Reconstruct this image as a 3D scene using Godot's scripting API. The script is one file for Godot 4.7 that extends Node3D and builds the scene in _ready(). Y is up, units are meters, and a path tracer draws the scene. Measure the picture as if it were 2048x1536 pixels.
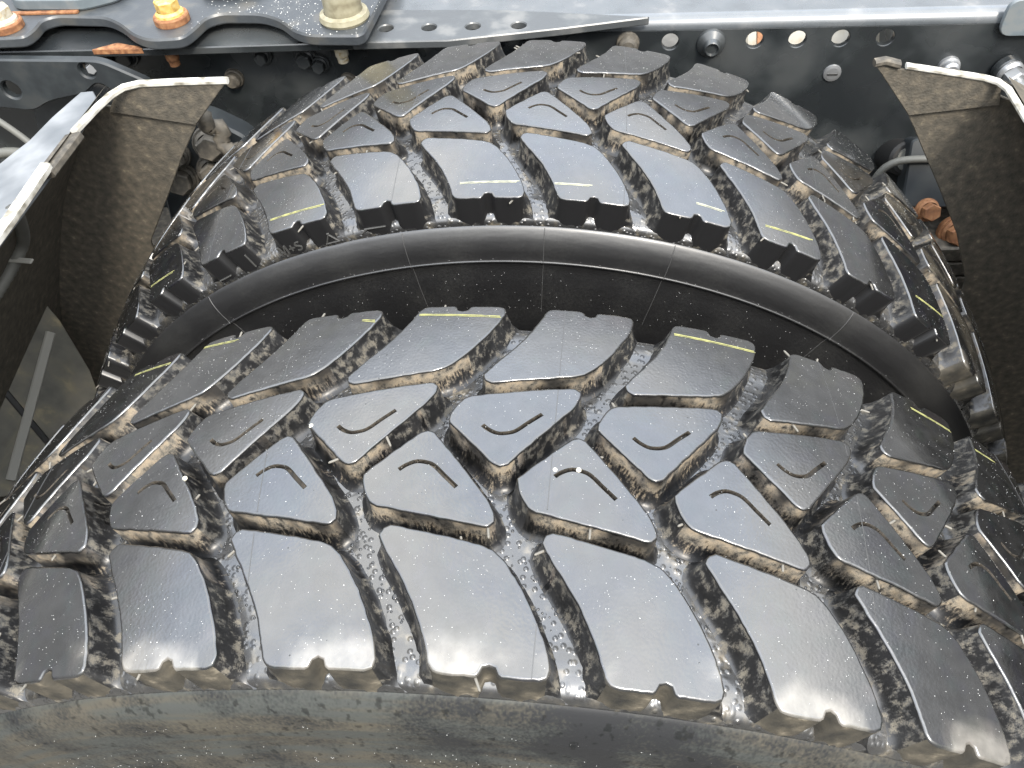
extends Node3D
# Twin truck tyres between two cut mudguards, under the side of a chassis rail. Metres, y up; x along the truck, z out of the truck towards the viewer.

const PITCHES := 41
const STEP := TAU / PITCHES
const CROWN := 0.01364
const FRONT_R := 0.53
const REAR_R := 0.5206
const REAR_Z := -0.3555
const GROUND_Y := -0.532

class Geo:
	var v := PackedVector3Array()
	var n := PackedVector3Array()
	var uv := PackedVector2Array()
	var c := PackedColorArray()
	var idx := PackedInt32Array()
	func vert(p: Vector3, nn: Vector3, t := Vector2.ZERO, col := Color.WHITE) -> int:
		v.append(p); n.append(nn); uv.append(t); c.append(col)
		return v.size() - 1
	func tri(a: int, b: int, d: int) -> void:
		var face := (v[b] - v[a]).cross(v[d] - v[a])
		if face.dot(n[a] + n[b] + n[d]) > 0.0:
			idx.append(a); idx.append(d); idx.append(b)
		else:
			idx.append(a); idx.append(b); idx.append(d)
	func quad(a: int, b: int, d: int, e: int) -> void:
		tri(a, b, d); tri(a, d, e)
	func put(m: ArrayMesh, mat: Material) -> void:
		var arr := []
		arr.resize(Mesh.ARRAY_MAX)
		arr[Mesh.ARRAY_VERTEX] = v; arr[Mesh.ARRAY_NORMAL] = n; arr[Mesh.ARRAY_TEX_UV] = uv
		arr[Mesh.ARRAY_COLOR] = c; arr[Mesh.ARRAY_INDEX] = idx
		m.add_surface_from_arrays(Mesh.PRIMITIVE_TRIANGLES, arr)
		m.surface_set_material(m.get_surface_count() - 1, mat)

var M := {}
var rng := RandomNumberGenerator.new()
var dirt := FastNoiseLite.new()
var spots := FastNoiseLite.new()

# ---------------------------------------------------------------- nodes
func thing(called: String, label: String, category: String, at := Vector3.ZERO, group := "") -> Node3D:
	var o := Node3D.new()
	o.name = called
	o.position = at
	o.set_meta("label", label)
	o.set_meta("category", category)
	if group:
		o.set_meta("group", group)
	add_child(o, true)
	return o

func part(called: String, mesh: Mesh, parent: Node, xf := Transform3D(), label := "") -> MeshInstance3D:
	var o := MeshInstance3D.new()
	o.name = called
	o.mesh = mesh
	o.transform = xf
	if label:
		o.set_meta("label", label)
	parent.add_child(o, true)
	return o

func lone(called: String, mesh: Mesh, label: String, category: String, at := Vector3.ZERO, group := "") -> MeshInstance3D:
	var o := part(called, mesh, self, Transform3D(Basis(), at), label)
	o.set_meta("category", category)
	if group:
		o.set_meta("group", group)
	return o

func one(g: Geo, mat: Material) -> ArrayMesh:
	var m := ArrayMesh.new()
	g.put(m, mat)
	return m

# ---------------------------------------------------------------- shapes
func smooth_ring(p: PackedVector2Array, gap: float) -> PackedVector2Array:
	var out := PackedVector2Array()
	var k := p.size()
	for i in k:
		var a := p[(i + k - 1) % k]
		var b := p[i]
		var d := p[(i + 1) % k]
		var e := p[(i + 2) % k]
		var steps := maxi(1, roundi(b.distance_to(d) / gap))
		for j in steps:
			out.append(b.cubic_interpolate(d, a * 0.5 + b * 0.5, e * 0.5 + d * 0.5, float(j) / steps) if steps < 4 else b.lerp(d, float(j) / steps))
	return out

func dense_ring(p: PackedVector2Array, gap: float) -> PackedVector2Array:
	var out := PackedVector2Array()
	for i in p.size():
		var b := p[i]
		var d := p[(i + 1) % p.size()]
		var steps := maxi(1, roundi(b.distance_to(d) / gap))
		for j in steps:
			out.append(b.lerp(d, float(j) / steps))
	return out

func rounded(p: PackedVector2Array, r: float, n := 5) -> PackedVector2Array:
	var out := PackedVector2Array()
	var k := p.size()
	for i in k:
		var b := p[i]
		var to_a := (p[(i + k - 1) % k] - b)
		var to_d := (p[(i + 1) % k] - b)
		var q := minf(r, 0.45 * minf(to_a.length(), to_d.length()))
		var s := b + to_a.normalized() * q
		var e := b + to_d.normalized() * q
		for j in n + 1:
			var t := float(j) / n
			out.append(s.lerp(b, t).lerp(b.lerp(e, t), t))
	return out

func disc(at: Vector2, r: float, n := 20) -> PackedVector2Array:
	var out := PackedVector2Array()
	for i in n:
		out.append(at + Vector2.from_angle(TAU * i / n) * r)
	return out

func area_of(p: PackedVector2Array) -> float:
	var s := 0.0
	for i in p.size():
		s += p[i].cross(p[(i + 1) % p.size()])
	return s * 0.5

func outwards(p: PackedVector2Array) -> PackedVector2Array:
	var out := PackedVector2Array()
	var k := p.size()
	var sgn := signf(area_of(p))
	for i in k:
		var t := (p[(i + 1) % k] - p[(i + k - 1) % k]).normalized()
		out.append(Vector2(t.y, -t.x) * sgn)
	return out

func filled(outer: PackedVector2Array, holes: Array, grid: float) -> Array:
	# points and triangles of a shape with holes: outline points first, then the holes', then a grid inside
	var pts := outer.duplicate()
	for h in holes:
		pts.append_array(h)
	if grid > 0.0:
		var lo := outer[0]
		var hi := outer[0]
		for q in outer:
			lo = lo.min(q); hi = hi.max(q)
		var inner := Geometry2D.offset_polygon(outer, -grid * 0.55)
		var wide := []
		for h in holes:
			wide.append_array(Geometry2D.offset_polygon(h, grid * 0.4))
		var row := 0
		var y := lo.y
		while y < hi.y:
			var x := lo.x + (grid * 0.5 if row % 2 else 0.0)
			while x < hi.x:
				var q := Vector2(x, y)
				var ok := false
				for a in inner:
					if Geometry2D.is_point_in_polygon(q, a):
						ok = true
				for a in wide:
					if Geometry2D.is_point_in_polygon(q, a):
						ok = false
				if ok:
					pts.append(q)
				x += grid
			y += grid * 0.87
			row += 1
	var raw := Geometry2D.triangulate_delaunay(pts)
	var keep := PackedInt32Array()
	for i in range(0, raw.size(), 3):
		var mid := (pts[raw[i]] + pts[raw[i + 1]] + pts[raw[i + 2]]) / 3.0
		if not Geometry2D.is_point_in_polygon(mid, outer):
			continue
		var ok := true
		for h in holes:
			if Geometry2D.is_point_in_polygon(mid, h):
				ok = false
		if ok:
			keep.append(raw[i]); keep.append(raw[i + 1]); keep.append(raw[i + 2])
	return [pts, keep]

func slab(outline: PackedVector2Array, holes: Array, thick: float, bevel: float, gap: float, mat: Material, frame := Transform3D(), bend = null) -> ArrayMesh:
	# a plate: outline in its own x, y plane, front face at 0 and back at -thick along z, with chamfered edges; bend(p) may move the points after
	var g := Geo.new()
	var ring := dense_ring(outline, gap)
	var rings := [ring]
	for h in holes:
		rings.append(dense_ring(h, gap * 0.5) if h.size() < 10 else h)
	var place := func(q: Vector2, d: float) -> Vector3:
		var p := Vector3(q.x, q.y, d)
		if bend != null:
			p = bend.call(p)
		return frame * p
	var b := frame.basis
	var inset := []
	for k in rings.size():
		var out := outwards(rings[k])
		var r := PackedVector2Array()
		for i in rings[k].size():
			r.append(rings[k][i] - out[i] * bevel * (1.0 if k == 0 else -1.0))
		inset.append(r)
	for face in [0, 1]:
		var f := filled(inset[0], inset.slice(1), gap * 1.5 if bend != null else 0.0)
		var first := g.v.size()
		for q in f[0]:
			g.vert(place.call(q, -thick * face), b.z.normalized() * (1.0 - 2.0 * face), q)
		for i in range(0, f[1].size(), 3):
			g.tri(first + f[1][i], first + f[1][i + 1], first + f[1][i + 2])
	for k in rings.size():
		var ring_k: PackedVector2Array = rings[k]
		var out := outwards(ring_k)
		var turn := 1.0 if k == 0 else -1.0
		var count := ring_k.size()
		for pair in [[0, 0.0, 1, bevel, 0.7], [1, bevel, 1, thick - bevel, 0.0], [1, thick - bevel, 0, thick, -0.7]]:
			var first := g.v.size()
			for i in count:
				var side: Vector3 = (b * Vector3(out[i].x, out[i].y, 0)).normalized() * turn
				var nn: Vector3 = (side + b.z.normalized() * pair[4]).normalized()
				var p0: Vector2 = inset[k][i] if pair[0] == 0 else ring_k[i]
				var p1: Vector2 = inset[k][i] if pair[2] == 0 else ring_k[i]
				g.vert(place.call(p0, -pair[1]), nn, p0)
				g.vert(place.call(p1, -pair[3]), nn, p1)
			for i in count:
				var a := first + 2 * i
				var d := first + 2 * ((i + 1) % count)
				g.quad(a, d, d + 1, a + 1)
	return one(g, mat)

func lathe(profile: PackedVector2Array, mat: Material, n := 24, axis := Vector3.UP, at := Vector3.ZERO, sides_flat := false) -> ArrayMesh:
	# profile: x is the radius, y the height along the axis
	var g := Geo.new()
	lathe_into(g, profile, n, axis, at, sides_flat)
	return one(g, mat)

func lathe_into(g: Geo, profile: PackedVector2Array, n: int, axis: Vector3, at: Vector3, flat := false) -> void:
	axis = axis.normalized()
	var side := axis.cross(Vector3(0.3, 0.2, 1.0) if absf(axis.z) < 0.8 else Vector3(1, 0.1, 0)).normalized()
	var other := axis.cross(side)
	for k in profile.size() - 1:
		var a := profile[k]
		var b := profile[k + 1]
		var d := (b - a).normalized()
		var nr := Vector2(d.y, -d.x)
		for i in n:
			var q := []
			for j in [i, i + 1]:
				var ang: float = TAU * j / n
				var e := side * cos(ang) + other * sin(ang)
				var eh := e
				if flat:
					var mid := TAU * (i + 0.5) / n
					eh = side * cos(mid) + other * sin(mid)
				var nn := (eh * nr.x + axis * nr.y).normalized()
				q.append(g.vert(at + e * a.x + axis * a.y, nn, Vector2(ang, a.y)))
				q.append(g.vert(at + e * b.x + axis * b.y, nn, Vector2(ang, b.y)))
			g.quad(q[0], q[2], q[3], q[1])

func tube_into(g: Geo, pts: PackedVector3Array, r: float, n := 8, ribs := 0.0) -> void:
	var rows := []
	var up := Vector3(0.21, 0.9, 0.37).normalized()
	for i in pts.size():
		var t := (pts[mini(i + 1, pts.size() - 1)] - pts[maxi(i - 1, 0)]).normalized()
		var a := t.cross(up).normalized()
		var b := a.cross(t)
		up = b
		var row := []
		var rr := r * (1.0 + (ribs if i % 2 else 0.0))
		for j in n:
			var e := a * cos(TAU * j / n) + b * sin(TAU * j / n)
			row.append(g.vert(pts[i] + e * rr, e, Vector2(float(j) / n, i)))
		rows.append(row)
	for i in pts.size() - 1:
		for j in n:
			g.quad(rows[i][j], rows[i][(j + 1) % n], rows[i + 1][(j + 1) % n], rows[i + 1][j])
	for end in [0, pts.size() - 1]:
		var t := (pts[1] - pts[0]).normalized() * -1.0 if end == 0 else (pts[-1] - pts[-2]).normalized()
		var first := g.vert(pts[end] + t * r * 0.3, t)
		for j in n:
			g.tri(first, rows[end][j], rows[end][(j + 1) % n])

func curve_pts(p: Array, gap: float) -> PackedVector3Array:
	var cv := Curve3D.new()
	cv.bake_interval = gap
	for i in p.size():
		var t: Vector3 = (p[mini(i + 1, p.size() - 1)] - p[maxi(i - 1, 0)]) / 6.0
		cv.add_point(p[i], -t, t)
	return cv.get_baked_points()

func tube(p: Array, r: float, mat: Material, gap := 0.01, ribs := 0.0) -> ArrayMesh:
	var g := Geo.new()
	tube_into(g, curve_pts(p, gap), r, 10, ribs)
	return one(g, mat)

func box_into(g: Geo, size: Vector3, xf: Transform3D, ch := 0.001) -> void:
	var h := size * 0.5
	for ax in 3:
		var b := (ax + 1) % 3
		var d := (ax + 2) % 3
		for s in [-1.0, 1.0]:
			var nn := Vector3.ZERO
			nn[ax] = s
			var q := []
			for c in [[-1, -1], [1, -1], [1, 1], [-1, 1]]:
				var p := Vector3.ZERO
				p[ax] = s * h[ax]; p[b] = c[0] * (h[b] - ch); p[d] = c[1] * (h[d] - ch)
				q.append(g.vert(xf * p, (xf.basis * nn).normalized(), Vector2(p[b], p[d])))
			g.quad(q[0], q[1], q[2], q[3])
	for ax in 3:
		var b := (ax + 1) % 3
		var d := (ax + 2) % 3
		for sb in [-1.0, 1.0]:
			for sd in [-1.0, 1.0]:
				var nn := Vector3.ZERO
				nn[b] = sb; nn[d] = sd
				nn = (xf.basis * nn).normalized()
				var q := []
				for e in [-1.0, 1.0]:
					var p := Vector3.ZERO
					p[ax] = e * (h[ax] - ch); p[b] = sb * h[b]; p[d] = sd * (h[d] - ch)
					q.append(g.vert(xf * p, nn))
					p[b] = sb * (h[b] - ch); p[d] = sd * h[d]
					q.append(g.vert(xf * p, nn))
				g.quad(q[0], q[1], q[3], q[2])
	for sx in [-1.0, 1.0]:
		for sy in [-1.0, 1.0]:
			for sz in [-1.0, 1.0]:
				var s := Vector3(sx, sy, sz)
				var nn := (xf.basis * s).normalized()
				var q := []
				for ax in 3:
					var p := s * (h - Vector3(ch, ch, ch))
					p[ax] = s[ax] * h[ax]
					q.append(g.vert(xf * p, nn))
				g.tri(q[0], q[1], q[2])

func bar(p: PackedVector3Array, wide: float, high: float, up: Vector3, mat: Material, ch := 0.0015) -> ArrayMesh:
	# a bar of rectangular section with chamfered edges along a polyline; up stays the direction of its height
	var g := Geo.new()
	var w := wide * 0.5
	var h := high * 0.5
	var sec := [Vector2(-w + ch, h), Vector2(w - ch, h), Vector2(w, h - ch), Vector2(w, -h + ch), Vector2(w - ch, -h), Vector2(-w + ch, -h), Vector2(-w, -h + ch), Vector2(-w, h - ch)]
	var sides := []
	for i in p.size():
		var t0 := (p[i] - p[i - 1]).normalized() if i > 0 else (p[1] - p[0]).normalized()
		var t1 := (p[i + 1] - p[i]).normalized() if i < p.size() - 1 else t0
		var s0 := t0.cross(up).normalized()
		var s1 := t1.cross(up).normalized()
		var s := (s0 + s1).normalized()
		sides.append(s / maxf(0.4, s.dot(s0)))
	for k in 8:
		var a: Vector2 = sec[k]
		var b: Vector2 = sec[(k + 1) % 8]
		var d := (b - a).normalized()
		var nr := Vector2(-d.y, d.x)
		var first := g.v.size()
		for i in p.size():
			var nn: Vector3 = (sides[i].normalized() * nr.x + up * nr.y).normalized()
			g.vert(p[i] + sides[i] * a.x + up * a.y, nn)
			g.vert(p[i] + sides[i] * b.x + up * b.y, nn)
		for i in p.size() - 1:
			g.quad(first + 2 * i, first + 2 * i + 1, first + 2 * i + 3, first + 2 * i + 2)
	for end in [0, p.size() - 1]:
		var t := (p[0] - p[1]).normalized() if end == 0 else (p[-1] - p[-2]).normalized()
		var q := []
		for k in 8:
			q.append(g.vert(p[end] + sides[end] * sec[k].x + up * sec[k].y, t))
		for k in range(1, 7):
			g.tri(q[0], q[k], q[k + 1])
	return one(g, mat)

# ---------------------------------------------------------------- materials
func noise_tex(freq: float, octaves: int, ramp: Array, size := 512, kind := FastNoiseLite.TYPE_SIMPLEX_SMOOTH, seed_ := 1, cell := false) -> NoiseTexture2D:
	var f := FastNoiseLite.new()
	f.noise_type = FastNoiseLite.TYPE_CELLULAR if cell else kind
	f.frequency = freq
	f.seed = seed_
	f.fractal_octaves = octaves
	f.fractal_type = FastNoiseLite.FRACTAL_NONE if octaves < 2 else FastNoiseLite.FRACTAL_FBM
	if cell:
		f.cellular_return_type = FastNoiseLite.RETURN_DISTANCE
	var t := NoiseTexture2D.new()
	t.width = size
	t.height = size
	t.seamless = true
	t.noise = f
	t.normalize = true
	if ramp.size():
		var g := Gradient.new()
		var offs := PackedFloat32Array()
		var cols := PackedColorArray()
		for r in ramp:
			offs.append(r[0])
			cols.append(r[1] if r[1] is Color else Color(r[1], r[1], r[1]))
		g.offsets = offs
		g.colors = cols
		t.color_ramp = g
	return t

func lin(r: float, g: float, b: float) -> Color:
	return Color(r, g, b).linear_to_srgb()

func mat(called: String, col: Color, rough: float, spec := 0.5, metal := 0.0) -> StandardMaterial3D:
	var m := StandardMaterial3D.new()
	m.resource_name = called
	m.albedo_color = col
	m.roughness = rough
	m.metallic = metal
	m.metallic_specular = spec
	M[called] = m
	return m

func world(m: StandardMaterial3D, scale: float) -> void:
	m.uv1_triplanar = true
	m.uv1_world_triplanar = true
	m.uv1_scale = Vector3.ONE * scale

func bump(m: StandardMaterial3D, t: Texture2D, cm: float) -> void:
	m.heightmap_enabled = true
	m.heightmap_texture = t
	m.heightmap_scale = cm

func wall_texture(wet: bool) -> Array:
	# what lies on the sides of the blocks, v running down the wall: [colour, roughness]. Between the rows dry tan dust; along the cross grooves wet black rubber with grey dried patches.
	var im := Image.create(1024, 128, false, Image.FORMAT_RGB8)
	var ro := Image.create(1024, 128, false, Image.FORMAT_RGB8)
	var a := FastNoiseLite.new()
	a.seed = 5; a.frequency = 1.0; a.fractal_octaves = 4
	var b := FastNoiseLite.new()
	b.seed = 9; b.frequency = 1.0; b.fractal_octaves = 3
	for x in 1024:
		var ang := TAU * x / 1024.0
		var cx := cos(ang)
		var sx := sin(ang)
		for y in 128:
			var v := y / 127.0
			var streak := a.get_noise_3d(cx * 34.0, sx * 34.0, v * 3.6 + 3.0)
			var patch := a.get_noise_3d(cx * 7.0 + 40.0, sx * 7.0, v * 3.0)
			var grain := b.get_noise_3d(cx * 150.0, sx * 150.0, v * 60.0 + 7.0)
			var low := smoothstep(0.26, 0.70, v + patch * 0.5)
			var dust: float
			var tone: Color
			if wet:
				dust = smoothstep(-0.10, 0.26, patch + streak * 0.5 + grain * 0.5 - 0.16 * low + 0.02)
				dust = maxf(dust * 0.9, 0.4 * smoothstep(0.25, 0.5, grain + 0.3 * patch))
				tone = Color(0.066, 0.064, 0.058).lerp(Color(0.17, 0.152, 0.118), smoothstep(0.05, 0.5, patch + grain * 0.6))
			else:
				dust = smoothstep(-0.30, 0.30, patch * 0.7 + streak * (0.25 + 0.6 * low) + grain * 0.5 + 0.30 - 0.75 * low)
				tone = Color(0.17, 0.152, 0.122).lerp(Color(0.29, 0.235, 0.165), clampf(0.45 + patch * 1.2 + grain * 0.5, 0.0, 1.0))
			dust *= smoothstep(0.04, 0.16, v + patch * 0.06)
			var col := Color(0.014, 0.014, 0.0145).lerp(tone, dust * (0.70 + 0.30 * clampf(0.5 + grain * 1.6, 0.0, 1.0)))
			im.set_pixel(x, y, col.linear_to_srgb())
			var r := lerpf(0.34, 0.85, dust)
			ro.set_pixel(x, y, Color(r, r, r))
	return [ImageTexture.create_from_image(im), ImageTexture.create_from_image(ro)]

func sidewall_texture(dusty: bool) -> ImageTexture:
	var im := Image.create(1024, 256, false, Image.FORMAT_RGB8)
	var a := FastNoiseLite.new()
	a.seed = 21; a.frequency = 1.0; a.fractal_octaves = 5
	var b := FastNoiseLite.new()
	b.seed = 23; b.frequency = 1.0; b.fractal_octaves = 3
	for x in 1024:
		var ang := TAU * x / 1024.0
		var cx := cos(ang)
		var sx := sin(ang)
		for y in 256:
			var v := y / 255.0
			var band := a.get_noise_3d(cx * 1.1, sx * 1.1, v * 16.0)
			var film := a.get_noise_3d(cx * 2.2, sx * 2.2, v * 3.5 + 9.0)
			var fine := b.get_noise_3d(cx * 60.0, sx * 60.0, v * 90.0 + 20.0)
			var col: Color
			if dusty:
				var wet := exp(-pow(angle_difference(ang, 0.66) / 0.6, 2.0)) * smoothstep(0.45, 0.15, v + film * 0.3)
				var d := clampf(0.72 + 0.9 * film + 0.55 * band + 0.75 * fine - 0.85 * wet, 0.0, 1.0)
				col = Color(0.017, 0.0185, 0.0195).lerp(Color(0.074, 0.067, 0.052).lerp(Color(0.052, 0.056, 0.052), clampf(0.5 + band * 2.0, 0.0, 1.0)), d)
				if b.get_noise_3d(cx * 14.0 + 9.0, sx * 14.0, v * 20.0) > 0.42:
					col *= 0.5
			else:
				var d := clampf(0.12 + 0.7 * film + 0.6 * fine, 0.0, 1.0)
				col = Color(0.006, 0.006, 0.0065).lerp(Color(0.022, 0.022, 0.021), d)
			im.set_pixel(x, y, col.linear_to_srgb())
	return ImageTexture.create_from_image(im)

func make_materials() -> void:
	var grain := noise_tex(0.09, 3, [], 512, FastNoiseLite.TYPE_SIMPLEX_SMOOTH, 3)
	var pebbled := noise_tex(0.16, 2, [], 512, FastNoiseLite.TYPE_SIMPLEX_SMOOTH, 17)
	var gloss := noise_tex(0.012, 4, [[0.0, 0.55], [0.45, 0.75], [0.7, 1.0], [1.0, 1.0]], 512, FastNoiseLite.TYPE_SIMPLEX_SMOOTH, 8)
	var drops := noise_tex(0.055, 1, [[0.0, 1.0], [0.12, 0.85], [0.24, 0.1], [0.3, 0.0], [1.0, 0.0]], 512, 0, 4, true)
	var specks := noise_tex(0.03, 4, [[0.0, 0.55], [0.5, 0.8], [1.0, 1.0]], 512, FastNoiseLite.TYPE_SIMPLEX_SMOOTH, 12)

	var m := mat("tread_rubber", Color.WHITE, 0.30, 0.707)
	m.vertex_color_use_as_albedo = true
	m.albedo_texture = specks
	m.roughness_texture = gloss
	m.clearcoat_enabled = true
	m.clearcoat = 1.0
	m.clearcoat_roughness = 0.12
	world(m, 5.0)
	bump(m, pebbled, 0.012)

	m = mat("groove_dust", Color.WHITE, 0.72, 0.5)
	m.vertex_color_use_as_albedo = true
	var made := wall_texture(false)
	m.roughness = 1.0
	m.albedo_texture = made[0]
	m.roughness_texture = made[1]
	m = mat("groove_wet", Color.WHITE, 1.0, 0.6)
	m.vertex_color_use_as_albedo = true
	made = wall_texture(true)
	m.albedo_texture = made[0]
	m.roughness_texture = made[1]

	m = mat("groove_floor", Color.WHITE, 0.26, 0.707)
	m.albedo_texture = noise_tex(0.02, 4, [[0.0, lin(0.016, 0.016, 0.016)], [0.55, lin(0.026, 0.026, 0.026)], [0.70, lin(0.05, 0.047, 0.04)], [0.85, lin(0.12, 0.105, 0.08)], [1.0, lin(0.2, 0.17, 0.125)]], 512, FastNoiseLite.TYPE_SIMPLEX_SMOOTH, 31)
	m.clearcoat_enabled = true
	m.clearcoat = 0.7
	m.clearcoat_roughness = 0.06
	world(m, 7.0)
	bump(m, drops, 0.07)

	m = mat("wet_sidewall", Color.WHITE, 0.45, 0.707)
	m.uv1_scale = Vector3(4, 1, 1)
	bump(m, noise_tex(0.05, 3, [], 512, FastNoiseLite.TYPE_SIMPLEX_SMOOTH, 19), 0.012)
	m.albedo_texture = sidewall_texture(false)
	m.clearcoat_enabled = true
	m.clearcoat = 0.5
	m.clearcoat_roughness = 0.2

	m = mat("shoulder_wet", lin(0.012, 0.012, 0.0125), 0.3, 0.6)
	m = mat("shoulder_film", Color.WHITE, 0.7, 0.4)
	m.albedo_texture = noise_tex(0.012, 5, [[0.0, lin(0.018, 0.018, 0.017)], [0.35, lin(0.040, 0.037, 0.030)], [0.6, lin(0.066, 0.059, 0.046)], [0.76, lin(0.10, 0.088, 0.067)], [0.9, lin(0.24, 0.21, 0.16)], [1.0, lin(0.30, 0.27, 0.21)]], 512, FastNoiseLite.TYPE_SIMPLEX_SMOOTH, 33)
	world(m, 8.0)
	bump(m, grain, 0.02)

	m = mat("dusty_sidewall", Color.WHITE, 0.60, 0.4)
	m.uv1_scale = Vector3(4, 1, 1)
	m.albedo_texture = sidewall_texture(true)

	m = mat("grit", lin(0.62, 0.62, 0.60), 0.5)
	m = mat("water", lin(0.022, 0.023, 0.024), 0.03, 0.6)
	m = mat("raised", lin(0.05, 0.05, 0.048), 0.5)
	m = mat("nib", lin(0.15, 0.14, 0.12), 0.6)
	m = mat("pebble", lin(0.66, 0.63, 0.52), 0.7)
	m = mat("yellow_paint", lin(0.27, 0.265, 0.10), 0.6)
	m = mat("pale_paint", lin(0.32, 0.32, 0.235), 0.55)
	m = mat("seam", lin(0.05, 0.05, 0.05), 0.35, 0.6)

	var blotch := func(seed_: int, a: Color, b: Color, d: Color, f := 0.012) -> NoiseTexture2D:
		return noise_tex(f, 5, [[0.0, a], [0.42, a], [0.56, b], [0.72, b.lerp(d, 0.6)], [1.0, d]], 512, FastNoiseLite.TYPE_SIMPLEX_SMOOTH, seed_)
	m = mat("frame_steel", Color.WHITE, 0.34, 0.6)
	m.albedo_texture = blotch.call(41, lin(0.017, 0.020, 0.0215), lin(0.030, 0.034, 0.036), lin(0.06, 0.064, 0.065), 0.006)
	m.roughness_texture = gloss
	world(m, 1.7)
	bump(m, grain, 0.008)
	m = mat("ledge_steel", Color.WHITE, 0.36, 0.65)
	m.albedo_texture = blotch.call(42, lin(0.06, 0.066, 0.07), lin(0.072, 0.078, 0.081), lin(0.15, 0.15, 0.145), 0.006)
	world(m, 5.0)
	bump(m, grain, 0.01)
	m = mat("plate_paint", Color.WHITE, 0.42, 0.6)
	m.albedo_texture = blotch.call(43, lin(0.040, 0.046, 0.052), lin(0.050, 0.056, 0.061), lin(0.085, 0.082, 0.074), 0.006)
	world(m, 5.0)
	bump(m, grain, 0.015)
	m = mat("pale_plate", Color.WHITE, 0.4, 0.5)
	m.albedo_texture = blotch.call(44, lin(0.12, 0.145, 0.16), lin(0.14, 0.165, 0.18), lin(0.18, 0.19, 0.19))
	world(m, 4.0)
	m = mat("rust", Color.WHITE, 0.75)
	m.albedo_texture = noise_tex(0.03, 4, [[0.0, lin(0.10, 0.042, 0.020)], [0.45, lin(0.23, 0.10, 0.042)], [1.0, lin(0.36, 0.20, 0.095)]], 256, FastNoiseLite.TYPE_SIMPLEX_SMOOTH, 51)
	world(m, 14.0)
	m = mat("zinc_bolt", Color.WHITE, 0.45, 0.5, 0.25)
	m.albedo_texture = noise_tex(0.03, 4, [[0.0, lin(0.30, 0.20, 0.07)], [0.4, lin(0.52, 0.47, 0.36)], [1.0, lin(0.62, 0.60, 0.52)]], 256, FastNoiseLite.TYPE_SIMPLEX_SMOOTH, 52)
	world(m, 16.0)
	m = mat("yellow_bolt", Color.WHITE, 0.45, 0.5, 0.2)
	m.albedo_texture = noise_tex(0.03, 4, [[0.0, lin(0.38, 0.20, 0.05)], [0.45, lin(0.60, 0.42, 0.12)], [1.0, lin(0.68, 0.56, 0.28)]], 256, FastNoiseLite.TYPE_SIMPLEX_SMOOTH, 53)
	world(m, 16.0)
	m = mat("post_metal", Color.WHITE, 0.5, 0.5)
	m.albedo_texture = noise_tex(0.02, 4, [[0.0, lin(0.15, 0.13, 0.085)], [0.5, lin(0.26, 0.24, 0.165)], [1.0, lin(0.38, 0.36, 0.27)]], 256, FastNoiseLite.TYPE_SIMPLEX_SMOOTH, 54)
	world(m, 12.0)
	m = mat("guard_inside", Color.WHITE, 0.85, 0.3)
	m.albedo_texture = noise_tex(0.022, 5, [[0.0, lin(0.055, 0.051, 0.043)], [0.35, lin(0.080, 0.073, 0.060)], [0.62, lin(0.098, 0.087, 0.070)], [0.82, lin(0.125, 0.110, 0.085)], [1.0, lin(0.24, 0.21, 0.155)]], 512, FastNoiseLite.TYPE_SIMPLEX_SMOOTH, 61)
	world(m, 6.5)
	bump(m, grain, 0.05)
	m = mat("guard_lip", Color.WHITE, 0.6, 0.4)
	m.albedo_texture = noise_tex(0.05, 4, [[0.0, lin(0.09, 0.083, 0.066)], [0.30, lin(0.20, 0.185, 0.15)], [0.45, lin(0.38, 0.365, 0.32)], [0.62, lin(0.52, 0.51, 0.47)], [1.0, lin(0.60, 0.60, 0.57)]], 256, FastNoiseLite.TYPE_SIMPLEX_SMOOTH, 62)
	world(m, 3.2)
	m = mat("guard_skin", Color.WHITE, 0.30, 0.5)
	m.albedo_texture = noise_tex(0.015, 4, [[0.0, lin(0.08, 0.09, 0.10)], [0.5, lin(0.13, 0.14, 0.15)], [1.0, lin(0.22, 0.23, 0.24)]], 256, FastNoiseLite.TYPE_SIMPLEX_SMOOTH, 63)
	world(m, 4.0)
	m = mat("guard_panel", Color.WHITE, 0.75, 0.35)
	m.albedo_texture = noise_tex(0.012, 5, [[0.0, lin(0.07, 0.07, 0.063)], [0.4, lin(0.11, 0.108, 0.094)], [0.62, lin(0.14, 0.133, 0.112)], [0.78, lin(0.17, 0.155, 0.115)], [1.0, lin(0.40, 0.33, 0.19)]], 512, FastNoiseLite.TYPE_SIMPLEX_SMOOTH, 68)
	world(m, 4.0)
	m = mat("flange_steel", Color.WHITE, 0.34, 0.707)
	m.albedo_texture = noise_tex(0.012, 5, [[0.0, lin(0.06, 0.067, 0.073)], [0.4, lin(0.08, 0.09, 0.098)], [0.7, lin(0.092, 0.10, 0.107)], [1.0, lin(0.17, 0.17, 0.167)]], 512, FastNoiseLite.TYPE_SIMPLEX_SMOOTH, 47)
	m.roughness_texture = gloss
	world(m, 3.0)
	m.clearcoat_enabled = true
	m.clearcoat = 0.5
	m.clearcoat_roughness = 0.15
	m = mat("strap_grey", lin(0.26, 0.256, 0.23), 0.7)
	m = mat("muddy_metal", Color.WHITE, 0.7)
	m.albedo_texture = noise_tex(0.03, 4, [[0.0, lin(0.035, 0.032, 0.027)], [0.5, lin(0.075, 0.067, 0.054)], [1.0, lin(0.16, 0.14, 0.11)]], 256, FastNoiseLite.TYPE_SIMPLEX_SMOOTH, 64)
	world(m, 12.0)
	m = mat("bracket_blue", Color.WHITE, 0.5, 0.5)
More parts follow.
